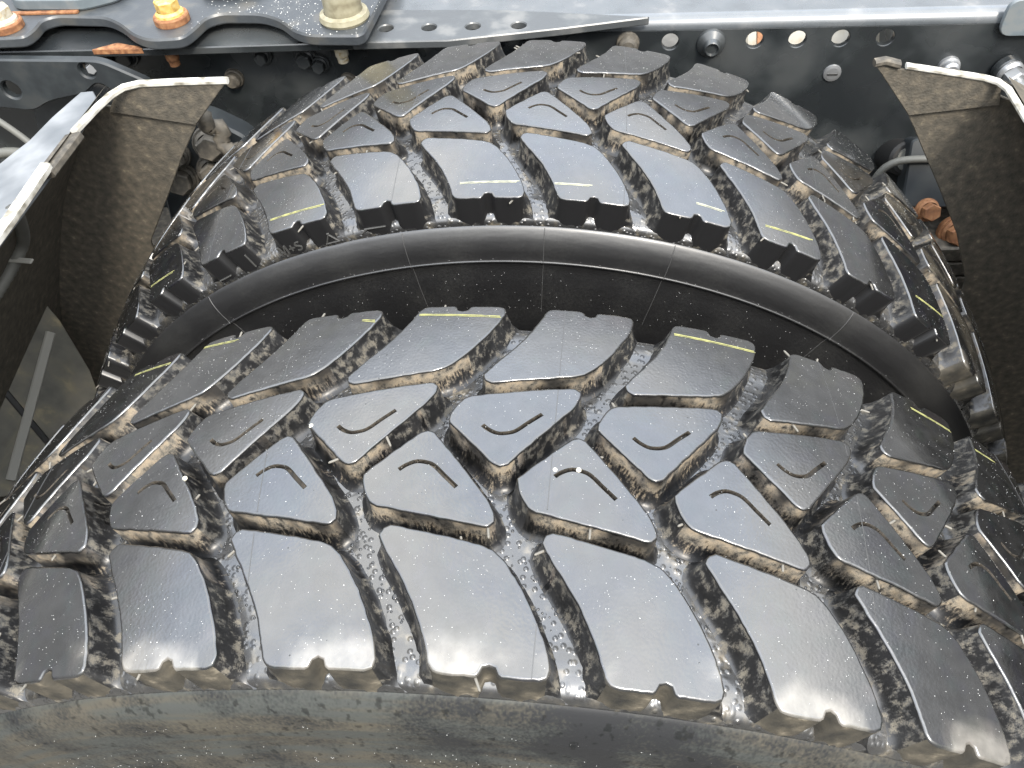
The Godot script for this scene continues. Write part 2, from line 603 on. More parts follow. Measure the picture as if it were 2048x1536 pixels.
	m.albedo_texture = blotch.call(65, lin(0.018, 0.022, 0.025), lin(0.024, 0.029, 0.032), lin(0.04, 0.043, 0.043), 0.006)
	world(m, 5.0)
	m = mat("black_rubber", lin(0.014, 0.014, 0.014), 0.55)
	m = mat("hose_grey", lin(0.10, 0.10, 0.09), 0.6)
	m = mat("bright_steel", lin(0.36, 0.37, 0.38), 0.35, 0.5, 0.7)
	m = mat("cream_paint", Color.WHITE, 0.5)
	m.albedo_texture = noise_tex(0.02, 3, [[0.0, lin(0.22, 0.18, 0.12)], [0.3, lin(0.27, 0.255, 0.215)], [1.0, lin(0.31, 0.295, 0.26)]], 256, FastNoiseLite.TYPE_SIMPLEX_SMOOTH, 66)
	world(m, 6.0)
	m = mat("yard", Color.WHITE, 0.9)
	m.albedo_texture = noise_tex(0.02, 5, [[0.0, lin(0.05, 0.048, 0.044)], [0.5, lin(0.08, 0.077, 0.07)], [1.0, lin(0.13, 0.125, 0.115)]], 512, FastNoiseLite.TYPE_SIMPLEX_SMOOTH, 71)  # darkened base colour: includes shade of the truck body, not built above
	world(m, 0.8)

# ---------------------------------------------------------------- tyre
var SHOULDER := PackedVector2Array([Vector2(-.755, .0525), Vector2(-.733, .0480), Vector2(-.690, .0464), Vector2(-.640, .0470), Vector2(-.45, .0498), Vector2(-.29, .0522), Vector2(-.13, .055), Vector2(-.04, .0577), Vector2(.03, .0625), Vector2(.11, .0705), Vector2(.18, .0795), Vector2(.245, .089), Vector2(.295, .0975), Vector2(.335, .107), Vector2(.344, .1112), Vector2(.328, .1150), Vector2(.285, .1163), Vector2(.075, .1163), Vector2(.052, .1152), Vector2(.035, .1122), Vector2(0, .1112), Vector2(-.035, .1122), Vector2(-.052, .1152), Vector2(-.075, .1163), Vector2(-.26, .1163), Vector2(-.318, .1152), Vector2(-.35, .112), Vector2(-.39, .103), Vector2(-.435, .0943), Vector2(-.49, .0853), Vector2(-.552, .077), Vector2(-.62, .069), Vector2(-.69, .0612)])
var CENTRE := PackedVector2Array([Vector2(-.935, .0178), Vector2(-.932, .0215), Vector2(-.900, .0285), Vector2(-.855, .0340), Vector2(-.800, .0362), Vector2(-.55, .0400), Vector2(-.33, .0431), Vector2(-.14, .0458), Vector2(-.085, .0457), Vector2(-.052, .0432), Vector2(-.056, .0385), Vector2(-.105, .0305), Vector2(-.21, .0197), Vector2(-.305, .0102), Vector2(-.43, -.002), Vector2(-.505, -.0092), Vector2(-.555, -.0110), Vector2(-.605, -.0094), Vector2(-.68, -.0035), Vector2(-.80, .0060), Vector2(-.90, .0142)])
var SIPE := PackedVector2Array([Vector2(-.70, .0150), Vector2(-.655, .0120), Vector2(-.59, .0098), Vector2(-.515, .0106), Vector2(-.465, .0128), Vector2(-.40, .0180), Vector2(-.31, .0248)])

func row_shape(row: int, p: PackedVector2Array) -> PackedVector2Array:
	# rows 0 and 1 lie towards +z; 2 and 3 are the same blocks turned over to -z and half a pitch back. Pitches to metres along the tread.
	var out := PackedVector2Array()
	for q in p:
		var s := q.x
		if row == 2:
			s -= 0.497
		elif row == 3:
			s -= 0.49
		out.append(Vector2(s * STEP * FRONT_R, q.y if row < 2 else -q.y))
	return out

func on_tyre(r0: float, s: float, z: float, d: float) -> Vector3:
	var r := r0 - CROWN * (z / 0.13) * (z / 0.13) - d
	var a := s / FRONT_R
	return Vector3(r * sin(a), r * cos(a), z)

func tyre_normal(s: float, z: float) -> Vector3:
	var a := s / FRONT_R
	return Vector3(sin(a), cos(a), 2.0 * CROWN * z / 0.0169).normalized()

func make_block(r0: float, row: int, variant: int, dusty: float) -> ArrayMesh:
	var outline := smooth_ring(row_shape(row, SHOULDER if row == 0 or row == 3 else CENTRE), 0.0026)
	var shift := 37.0 * variant + 11.0 * row
	var even := outwards(outline)
	for i in outline.size():
		outline[i] += even[i] * 0.0005 * dirt.get_noise_2d(outline[i].x * 5200.0 + shift * 19.0, outline[i].y * 5200.0)
	var out := outwards(outline)
	var count := outline.size()
	var sgn := 1.0 if row < 2 else -1.0
	var sipes := []
	if row == 1 or row == 2:
		var line := row_shape(row, SIPE)
		var fine := PackedVector2Array()
		for i in line.size() - 1:
			for j in 3:
				fine.append(line[i].cubic_interpolate(line[i + 1], line[maxi(i - 1, 0)], line[mini(i + 2, line.size() - 1)], j / 3.0))
		fine.append(line[-1])
		var wide := Geometry2D.offset_polyline(fine, 0.00125, Geometry2D.JOIN_ROUND, Geometry2D.END_ROUND)
		sipes.append(dense_ring(wide[0], 0.0022))
	var top := Geo.new()
	var paint := func(q: Vector2) -> Color:
		var e := clampf(0.5 + dirt.get_noise_2d(q.x * 900.0 + shift * 31.0, q.y * 900.0) * 1.2, 0.0, 1.0)
		var film := 0.25 * e + (0.35 if sgn < 0.0 else 0.0) * smoothstep(0.02, 0.11, absf(q.y))
		var col := Color(0.0185, 0.0195, 0.021).lerp(Color(0.075, 0.071, 0.062), clampf(film, 0.0, 1.0) * 0.5)
		if dusty > 1.5:
			var mud := smoothstep(-0.15, 0.3, spots.get_noise_2d(q.x * 800.0 + shift, q.y * 800.0) + 1.2 * (absf(q.y) - 0.06))
			col = col.lerp(Color(0.17, 0.15, 0.115), mud * 0.8)
		if row == 0 and dusty > 0.0:
			var rim := smoothstep(0.094, 0.116, q.y) * smoothstep(-0.1, 0.35, spots.get_noise_2d(q.x * 700.0 + shift * 57.0, q.y * 700.0))
			col = col.lerp(Color(0.30, 0.28, 0.245), clampf(rim * dusty, 0.0, 0.8))
		return col
	var inset := PackedVector2Array()
	for i in count:
		inset.append(outline[i] - out[i] * 0.0014)
	var f := filled(inset, sipes, 0.0062)
	for q in f[0]:
		top.vert(on_tyre(r0, q.x, q.y, 0.0), tyre_normal(q.x, q.y), q, paint.call(q))
	for i in range(0, f[1].size(), 3):
		top.tri(f[1][i], f[1][i + 1], f[1][i + 2])
	# rounded rim
	var rows := []
	for e in [[-1.4, 0.0, 0.0], [-0.6, 0.12, 0.5], [-0.12, 0.5, 1.05], [0.05, 1.3, 1.45]]:
		var row_ids := []
		for i in count:
			var q: Vector2 = outline[i] + out[i] * (e[0] * 0.001)
			var nt := tyre_normal(q.x, q.y)
			var a = q.x / FRONT_R
			var side := Vector3(cos(a), -sin(a), 0) * out[i].x + Vector3(0, 0, 1) * out[i].y
			row_ids.append(top.vert(on_tyre(r0, q.x, q.y, e[1] * 0.001), (nt * cos(e[2]) + side * sin(e[2])).normalized(), q, paint.call(outline[i]) * 0.9))
		rows.append(row_ids)
	for k in rows.size() - 1:
		for i in count:
			top.quad(rows[k][i], rows[k][(i + 1) % count], rows[k + 1][(i + 1) % count], rows[k + 1][i])
	# walls down into the groove, or down the shoulder
	var walls := Geo.new()
	var outer := Geo.new()
	var sides := Geo.new()
	var is_cross := PackedByteArray()
	var is_outer := PackedByteArray()
	var groove := [[0.05, 1.3], [0.3, 4.0], [0.9, 8.5], [1.6, 13.0], [2.8, 16.6], [5.0, 18.9], [8.0, 20.2]]
	var mouth := [[0.05, 1.3], [0.5, 4.5], [1.7, 9.0], [3.4, 13.5], [5.8, 17.5], [8.8, 20.8], [12.5, 23.8]]
	var shoulder := [[0.05, 1.3], [0.25, 6.0], [0.4, 12.0], [0.5, 18.0], [0.6, 23.0], [0.8, 26.0], [0.9, 28.0]]
	var along := PackedFloat32Array([0.0])
	for i in count:
		along.append(along[i] + outline[i].distance_to(outline[(i + 1) % count]))
	rows = []
	for k in 7:
		var row_ids := []
		for i in count + 1:
			var w: int = i % count
			var o := out[w]
			var at_z := absf(outline[w].y)
			var shoulder_side := smoothstep(0.30, 0.85, o.y * sgn) if at_z > 0.1 else 0.0
			if at_z > 0.1095 and (row == 0 or row == 3) and absf(outline[w].x + (0.49 * STEP * FRONT_R if row == 3 else 0.0)) < 0.077 * STEP * FRONT_R:
				shoulder_side = 1.0
			var flare := smoothstep(0.088, 0.108, at_z)
			var e := lerpf(lerpf(groove[k][0], mouth[k][0], flare), shoulder[k][0], shoulder_side) * 0.001
			var d := lerpf(lerpf(groove[k][1], mouth[k][1], flare), shoulder[k][1], shoulder_side) * 0.001
			var a := outline[w].x / FRONT_R
			var side := Vector3(cos(a), -sin(a), 0) * o.x + Vector3(0, 0, 1) * o.y
			var q := outline[w] + o * e
			var tilt: float = [0.08, 0.13, 0.16, 0.25, 0.75, 2.2, 4.0][k] * (1.0 - shoulder_side) + 0.05
			var depth := d / 0.02
			var cross := smoothstep(0.45, 0.85, absf(o.y)) * (1.0 - shoulder_side)
			var pn := dirt.get_noise_3d(q.x * 1400.0 + shift * 17.0, q.y * 1400.0, depth * 30.0)
			var much := clampf(0.30 + 0.45 * cross + pn * 2.2 + 0.9 * spots.get_noise_1d(shift * 7.7), 0.06, 1.0)
			if k == 0:
				is_outer.append(1 if shoulder_side > 0.5 else 0)
			var nn := (side + tyre_normal(q.x, q.y) * tilt).normalized()
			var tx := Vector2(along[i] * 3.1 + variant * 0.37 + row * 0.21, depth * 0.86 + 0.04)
			if k == 0:
				is_cross.append(1 if cross + 0.5 * pn > 0.45 else 0)
			outer.vert(on_tyre(r0, q.x, q.y, d), nn, tx)
			var shade := clampf(0.8 + pn * 0.9, 0.35, 1.0)
			sides.vert(on_tyre(r0, q.x, q.y, d), nn, tx, Color(shade, shade, shade))
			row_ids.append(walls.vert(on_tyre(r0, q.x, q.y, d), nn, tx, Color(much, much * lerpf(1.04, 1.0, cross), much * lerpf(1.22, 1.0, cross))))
		rows.append(row_ids)
	for k in 6:
		for i in count:
			(outer if is_outer[i] and is_outer[i + 1] else walls if is_cross[i] else sides).quad(rows[k][i], rows[k][i + 1], rows[k + 1][i + 1], rows[k + 1][i])
	for sp in sipes:
		var so := outwards(sp)
		var pc: int = sp.size()
		var first := walls.v.size()
		for i in pc:
			var q: Vector2 = sp[i]
			var a := q.x / FRONT_R
			var side := Vector3(cos(a), -sin(a), 0) * so[i].x + Vector3(0, 0, 1) * so[i].y
			for k in 2:
				walls.vert(on_tyre(r0, q.x, q.y, 0.0042 * k), -side, Vector2(i * 0.02, 0.3 + 0.3 * k), Color(0.40, 0.41, 0.43))
		for i in pc:
			var a := first + 2 * i
			var b := first + 2 * ((i + 1) % pc)
			walls.quad(a, b, b + 1, a + 1)
		var ff := filled(sp, [], 0.0)
		first = walls.v.size()
		for q in ff[0]:
			var g2 := 0.42 + 0.5 * spots.get_noise_2d(q.x * 2500.0 + shift, q.y * 2500.0)
			walls.vert(on_tyre(r0, q.x, q.y, 0.0040), tyre_normal(q.x, q.y), Vector2(q.x * 9.0, 0.4), Color(g2, g2, g2))
		for i in range(0, ff[1].size(), 3):
			walls.tri(first + ff[1][i], first + ff[1][i + 1], first + ff[1][i + 2])
	var m := ArrayMesh.new()
	top.put(m, M.tread_rubber)
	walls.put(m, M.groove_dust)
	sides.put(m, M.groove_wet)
	if outer.idx.size():
		outer.put(m, M.shoulder_film if dusty > 0.0 and sgn > 0.0 else M.shoulder_wet)
	return m

func ring(profile: Array, m: Material, n := 240) -> ArrayMesh:
	# profile: [r, z] round the axle
	var g := Geo.new()
	var k := profile.size()
	var length := PackedFloat32Array([0.0])
	for j in k - 1:
		length.append(length[j] + Vector2(profile[j][0], profile[j][1]).distance_to(Vector2(profile[j + 1][0], profile[j + 1][1])))
	for i in n + 1:
		var a := TAU * i / n
		for j in k:
			var p := Vector2(profile[j][0], profile[j][1])
			var t := Vector2(profile[mini(j + 1, k - 1)][0], profile[mini(j + 1, k - 1)][1]) - Vector2(profile[maxi(j - 1, 0)][0], profile[maxi(j - 1, 0)][1])
			var nr := Vector2(t.y, -t.x).normalized()
			g.vert(Vector3(p.x * sin(a), p.x * cos(a), p.y), Vector3(nr.x * sin(a), nr.x * cos(a), nr.y), Vector2(float(i) / n, length[j] / length[k - 1]))
	for i in n:
		for j in k - 1:
			g.quad(i * k + j, (i + 1) * k + j, (i + 1) * k + j + 1, i * k + j + 1)
	return one(g, m)

func profile_curve(p: Array, steps := 5) -> Array:
	var out := []
	for i in p.size() - 1:
		var a := Vector2(p[maxi(i - 1, 0)][0], p[maxi(i - 1, 0)][1])
		var b := Vector2(p[i][0], p[i][1])
		var d := Vector2(p[i + 1][0], p[i + 1][1])
		var e := Vector2(p[mini(i + 2, p.size() - 1)][0], p[mini(i + 2, p.size() - 1)][1])
		for j in steps:
			var q := b.cubic_interpolate(d, a, e, float(j) / steps)
			out.append([q.x, q.y])
	out.append(p[-1])
	return out

func row_angle(row: int, pitch: float, phase: float) -> float:
	return phase + pitch * STEP

func in_block(shapes: Array, s_pitch: float, z: float) -> bool:
	for row in 4:
		for k in [-1, 0, 1, 2]:
			var q := Vector2((s_pitch - floorf(s_pitch) + k - 1) * STEP * FRONT_R, z)
			if Geometry2D.is_point_in_polygon(q, shapes[row]):
				return true
	return false

func strip_on(shapes: Array, r0: float, a: Vector2, b: Vector2, wide: float, lift: float, m: Material, clip := true, peak := false) -> Array:
	# a line laid over the tread from a to b (pitches, metres across), only where there is a block under it
	var g := Geo.new()
	var made := []
	var pa := Vector2(a.x * STEP * FRONT_R, a.y)
	var pb := Vector2(b.x * STEP * FRONT_R, b.y)
	var steps := maxi(2, int(pa.distance_to(pb) / 0.003))
	var side := (pb - pa).normalized().orthogonal() * wide * 0.5
	var last := -1
	for i in steps + 1:
		var q := pa.lerp(pb, float(i) / steps)
		if clip and not (in_block(shapes, (q.x + side.x * 1.4) / STEP / FRONT_R, q.y + side.y * 1.4) and in_block(shapes, (q.x - side.x * 1.4) / STEP / FRONT_R, q.y - side.y * 1.4)):
			last = -1
			if g.idx.size():
				made.append(one(g, m))
			g = Geo.new()
			continue
		var wob := side * (0.85 + (0.2 if peak else 0.9) * dirt.get_noise_2d(q.x * 7000.0, q.y * 7000.0))
		var nn := tyre_normal(q.x, q.y)
		var first := g.v.size()
		g.vert(on_tyre(r0, q.x + wob.x, q.y + wob.y, -0.00002 if peak else -lift), nn)
		g.vert(on_tyre(r0, q.x, q.y, -lift), nn)
		g.vert(on_tyre(r0, q.x - wob.x, q.y - wob.y, -0.00002 if peak else -lift), nn)
		if last >= 0:
			g.quad(last, first, first + 1, last + 1)
			g.quad(last + 1, first + 1, first + 2, last + 2)
		last = first
	if g.idx.size():
		made.append(one(g, m))
	return made

func make_tyre(called: String, label: String, z0: float, r0: float, phase: float, dusty: float, seed_: int) -> void:
	rng.seed = seed_
	var hub := Vector3(0, r0, 0)
	var t := thing(called, label, "tyre", Vector3(0, -r0, z0), "twin truck tyres side by side")
	var spun := func(pitch: float) -> Transform3D:
		return Transform3D(Basis(Vector3.BACK, -(phase + pitch * STEP)), hub)
	var edge := r0 - 0.0109
	# carcass
	var floor_ := []
	for i in 21:
		var z := lerpf(-0.080, 0.080, i / 20.0)
		floor_.append([r0 - 0.0192 - CROWN * (z / 0.13) * (z / 0.13), z])
	var right := profile_curve([[r0 - 0.0192 - CROWN * 0.3787, 0.080], [edge - 0.0148, 0.092], [edge - 0.0148, 0.101], [edge - 0.0160, 0.1075], [edge - 0.0180, 0.1127], [edge - 0.0205, 0.1157], [edge - 0.0240, 0.1170], [edge - 0.0290, 0.1173]], 4)
	var left := []
	for q in right:
		left.push_front([q[0], -q[1]])
	var base := left.slice(0, left.size() - 1) + floor_ + right.slice(1)
	part("groove_base", ring(base, M.groove_floor), t, Transform3D(Basis(), hub))
	var wall := profile_curve([[edge - 0.0250, 0.1160], [edge - 0.0262, 0.1181], [edge - 0.0292, 0.1203], [edge - 0.0345, 0.1231], [edge - 0.042, 0.1254], [edge - 0.0510, 0.1268], [edge - 0.0522, 0.1277 if dusty == 0.0 else 0.1270], [edge - 0.0535, 0.1277 if dusty == 0.0 else 0.1271], [edge - 0.0548, 0.1252 if dusty == 0.0 else 0.1271], [edge - 0.062, 0.1250 if dusty == 0.0 else 0.1270], [edge - 0.078, 0.1268], [edge - 0.105, 0.1280], [edge - 0.14, 0.1285], [edge - 0.18, 0.118], [edge - 0.21, 0.102], [edge - 0.225, 0.094], [edge - 0.235, 0.080]], 4)
	part("sidewall", ring(wall, M.dusty_sidewall if dusty > 0.0 else M.wet_sidewall, 300), t, Transform3D(Basis(), hub))
	var back := []
	for q in wall:
		back.push_front([q[0], -q[1]])
	part("sidewall", ring(back, M.wet_sidewall, 160), t, Transform3D(Basis(), hub))
	var seat := edge - 0.235
	part("rim", ring(profile_curve([[seat + 0.004, 0.086], [seat - 0.004, 0.096], [seat - 0.012, 0.088], [seat - 0.020, 0.060], [seat - 0.026, -0.010], [seat - 0.070, -0.030], [seat - 0.16, -0.036], [0.075, -0.034], [0.070, 0.010], [0.001, 0.012]], 4), M.bracket_blue, 96), t, Transform3D(Basis(), hub))
	# tread blocks, one by one
	var shapes := []
	for row in 4:
		shapes.append(row_shape(row, SHOULDER if row == 0 or row == 3 else CENTRE))
		var kinds := []
		for v in 4:
			kinds.append(make_block(r0, row, v, dusty))
		var muddy: ArrayMesh = make_block(r0, row, 5, 2.0) if dusty == 0.0 else null
		for k in range(-12, 13):
			var xf: Transform3D = spun.call(float(k))
			if muddy and k >= 6:
				part("tread_block", muddy, t, xf)
				continue
			part("tread_block", kinds[posmod(k * 3 + row, 4)], t, xf)
	# moulding nibs that stick out of the block edges
	var nib := lathe(PackedVector2Array([Vector2(0.0008, 0), Vector2(0.0007, 0.006), Vector2(0.0004, 0.0068), Vector2(0, 0.007)]), M.nib, 6)
	var outlines := []
	for row in 4:
		outlines.append(smooth_ring(shapes[row], 0.004))
	for i in 64:
		var row := rng.randi_range(0, 3)
		var o: PackedVector2Array = outlines[row]
		var w := rng.randi_range(0, o.size() - 1)
		var out := outwards(o)[w]
		var s := o[w].x
		var a := s / FRONT_R
		var side := (Vector3(cos(a), -sin(a), 0) * out.x + Vector3(0, 0, 1) * out.y).normalized()
		var up := (side + tyre_normal(s, o[w].y) * rng.randf_range(-0.25, 0.4) + Vector3(rng.randf_range(-.4, .4), 0, rng.randf_range(-.4, .4))).normalized()
		var bx := up.cross(Vector3(0.3, 0.5, 0.8)).normalized()
		var xf := Transform3D(Basis(bx, up * rng.randf_range(0.45, 1.05), bx.cross(up)), on_tyre(r0, s, o[w].y, rng.randf_range(0.001, 0.004)) - side * 0.0006)
		part("rubber_nib", nib, t, spun.call(float(rng.randi_range(-6, 6))) * xf)
	# mould seams
	var seams := [[0.312, 0.242], [-1.87, -1.48], [2.43, 2.35], [-4.2, -4.1], [4.6, 4.5]] if dusty > 0.0 else [[1.30, 1.28], [-0.9, -0.95], [3.4, 3.35], [-3.2, -3.2]]
	for q in seams:
		for sm in strip_on(shapes, r0, Vector2(q[0], -0.1155), Vector2(q[1], 0.1155), 0.0007, 0.0003, M.seam, true, true):
			part("mould_seam", sm, t, spun.call(0.0))
	# yellow marking lines along the edge of the tread
	var marks := [[-0.83, -.108, -.15, -.1055, 0], [1.165, -.106, 1.86, -.1055, 0], [-2.88, -.1105, -2.45, -.1075, 0], [-3.72, -.110, -3.12, -.104, 0], [3.34, -.106, 3.835, -.103, 0], [3.96, -.098, 4.444, -.101, 0], [-1.30, -.1065, -1.15, -.104, 0]] if dusty > 0.0 else [[-0.283, .101, .29, .1005, 1], [.62, .101, .977, .1005, 1], [-2.361, .100, -1.70, .1015, 0], [1.98, .1000, 2.27, .1015, 1], [2.70, .1025, 3.239, .099, 0], [4.70, .093, 5.3, .089, 0], [-4.40, .093, -3.86, .099, 0]]
	for q in marks:
		for k in 2:
			for sm in strip_on(shapes, r0, Vector2(q[0], q[1] + 0.0012 * k), Vector2(q[2] - 0.03 * k, q[3] + 0.0012 * k), 0.0007 if k else 0.0010, 0.00012, M.pale_paint if q[4] else M.yellow_paint):
				part("paint_line", sm, t, spun.call(0.0))
	# grit, water and small stones
	var grain := SphereMesh.new()
	grain.radius = 0.5
	grain.height = 0.7
	grain.radial_segments = 6
	grain.rings = 3
	var bead := SphereMesh.new()
	bead.radius = 0.5
	bead.height = 0.5
	bead.radial_segments = 10
	bead.rings = 6
	scatter(t, "grit", grain, M.grit, 5200 if dusty > 0.0 else 4600, shapes, r0, phase, hub, 0)
	scatter(t, "water_drops", bead, M.water, 2600 if dusty > 0.0 else 900, shapes, r0, phase, hub, 1)
	var stone := lathe(PackedVector2Array([Vector2(0.0001, 0.0011), Vector2(0.0011, 0.0008), Vector2(0.0015, 0.0), Vector2(0.0012, -0.0006)]), M.pebble, 7)
	if dusty > 0.0:
		for q in [[0.30, .0108, 0.0], [0.45, .0094, 0.0], [-1.40, -.0165, 0.0], [-2.30, .0102, 0.0], [1.62, .0052, 0.012], [-0.35, .0205, 0.012], [2.6, .046, 0.014]]:
			part("pebble", stone, t, spun.call(0.0) * Transform3D(Basis(), on_tyre(r0, q[0] * STEP * FRONT_R, q[1], q[2] + 0.0005)))
	else:
		# mould seams that run down the side
		for q in [-3.6, -0.95, 0.55, 1.9, 4.1]:
			var line := PackedVector3Array()
			for i in range(4, wall.size() - 20, 2):
				line.append(Vector3(0, wall[i][0] + 0.0001, wall[i][1] + 0.0001))
			var sg := Geo.new()
			tube_into(sg, line, 0.00035, 5)
			part("side_seam", one(sg, M.seam), t, spun.call(q))
		# raised marks on the shoulder
		var text := TextMesh.new()
		text.text = "M+S"
		var font := SystemFont.new()
		font.font_names = PackedStringArray(["Droid Sans"])
		text.font = font
		text.font_size = 24
		text.pixel_size = 0.0005
		text.depth = 0.0012
		text.material = M.raised
		part("raised_lettering", text, t, spun.call(-2.23) * Transform3D(Basis(), Vector3(0, r0 - 0.0285, 0.1172)))
		for q in [[-1.76, 0.029, -0.6, 0.011], [-1.70, 0.029, 0.6, 0.011], [-1.73, 0.0338, 1.57, 0.013], [-1.21, 0.0285, 1.55, 0.018], [-1.345, 0.0305, 2.1, 0.007], [-3.20, 0.0305, 1.57, 0.014], [-2.75, 0.026, 0.0, 0.014]]:
			var g := Geo.new()
			box_into(g, Vector3(0.0011, q[3], 0.0016), Transform3D(Basis(Vector3.BACK, q[2]), Vector3(0, r0 - q[1], 0.1172)), 0.0003)
			part("raised_mark", one(g, M.raised), t, spun.call(q[0]))

func scatter(t: Node3D, called: String, mesh: Mesh, m: Material, count: int, shapes: Array, r0: float, phase: float, hub: Vector3, wet: int) -> void:
	var mm := MultiMesh.new()
	mm.transform_format = MultiMesh.TRANSFORM_3D
	mesh.material = m
	mm.mesh = mesh
	var all: Array[Transform3D] = []
	var tries := 0
	while all.size() < count and tries < count * 12:
		tries += 1
		var p := rng.randf_range(-7.0, 7.0)
		var z := rng.randf_range(-0.114, 0.114)
		var on := in_block(shapes, p, z)
		var size: float
		var d := 0.0
		if wet == 0:
			if not on and rng.randf() < 0.6:
				continue
			if on and dirt.get_noise_2d(p * 60.0, z * 1500.0) + rng.randf_range(-0.5, 0.5) < -0.1:
				continue
			size = rng.randf_range(0.00016, 0.00038) * (1.7 if rng.randf() < 0.05 else 1.0)
			d = 0.0 if on else 0.0190
		else:
			if on and rng.randf() < 0.985:
				continue
			size = rng.randf_range(0.0007, 0.0018) * (1.7 if rng.randf() < 0.1 else 1.0) * (0.5 if on else 1.0)
			d = 0.0 if on else 0.0191
			if not on and absf(z) > 0.088:
				continue
		var s := p * STEP * FRONT_R
		var nn := tyre_normal(s, z)
		var bx := nn.cross(Vector3(0.2, 0.1, 1.0)).normalized().rotated(nn, rng.randf() * TAU)
		var flat := rng.randf_range(0.6, 1.0) if wet == 0 else 0.8
		all.append(Transform3D(Basis(Vector3.BACK, -phase), hub) * Transform3D(Basis(bx * size * rng.randf_range(0.8, 1.3), nn * size * flat, bx.cross(nn) * size), on_tyre(r0, s, z, d)))
	if wet == 0:
		# dust specks on the shoulder and the side
		for i in count / 5:
			var a := phase + rng.randf_range(-1.15, 1.15)
			var u := rng.randf()
			var r: float
			var z: float
			if u < 0.6:
				var w := rng.randf()
				r = r0 - 0.0109 - lerpf(0.030, 0.0520, w)
				z = lerpf(0.1204, 0.1272, w)
			else:
				var w := rng.randf()
				r = r0 - 0.0109 - lerpf(0.062, 0.105, w)
				z = lerpf(0.1252, 0.1281, minf(1.0, w * 1.6))
			var size := rng.randf_range(0.0002, 0.00045)
			all.append(Transform3D(Basis().scaled(Vector3.ONE * size), hub + Vector3(r * sin(a), r * cos(a), z)))
	mm.instance_count = all.size()
	for i in all.size():
		mm.set_instance_transform(i, all[i])
	var o := MultiMeshInstance3D.new()
	o.name = called
	o.multimesh = mm
	o.set_meta("kind", "stuff")
	t.add_child(o, true)

# ---------------------------------------------------------------- fittings
func hex_bolt(parent: Node, at: Vector3, axis: Vector3, r: float, high: float, head: Material, washer: Material, called := "bolt", flange := 1.5) -> void:
	# a flanged hexagon head on a washer, pointing along the axis; washer and head are one part each
	var w := r * flange
	part("washer", lathe(PackedVector2Array([Vector2(w * 0.98, 0), Vector2(w, 0.0008), Vector2(w, high * 0.28), Vector2(w * 0.95, high * 0.34), Vector2(0, high * 0.34)]), washer, 24, axis, at), parent)
	var g := Geo.new()
	var b := high * 0.34
	lathe_into(g, PackedVector2Array([Vector2(r * 1.22, b), Vector2(r * 1.2, b + high * 0.10), Vector2(r * 0.99, b + high * 0.20)]), 20, axis, at)
	lathe_into(g, PackedVector2Array([Vector2(r, b + high * 0.14), Vector2(r, high * 0.93), Vector2(r * 0.88, high), Vector2(0, high)]), 6, axis, at, true)
	part(called, one(g, head), parent)

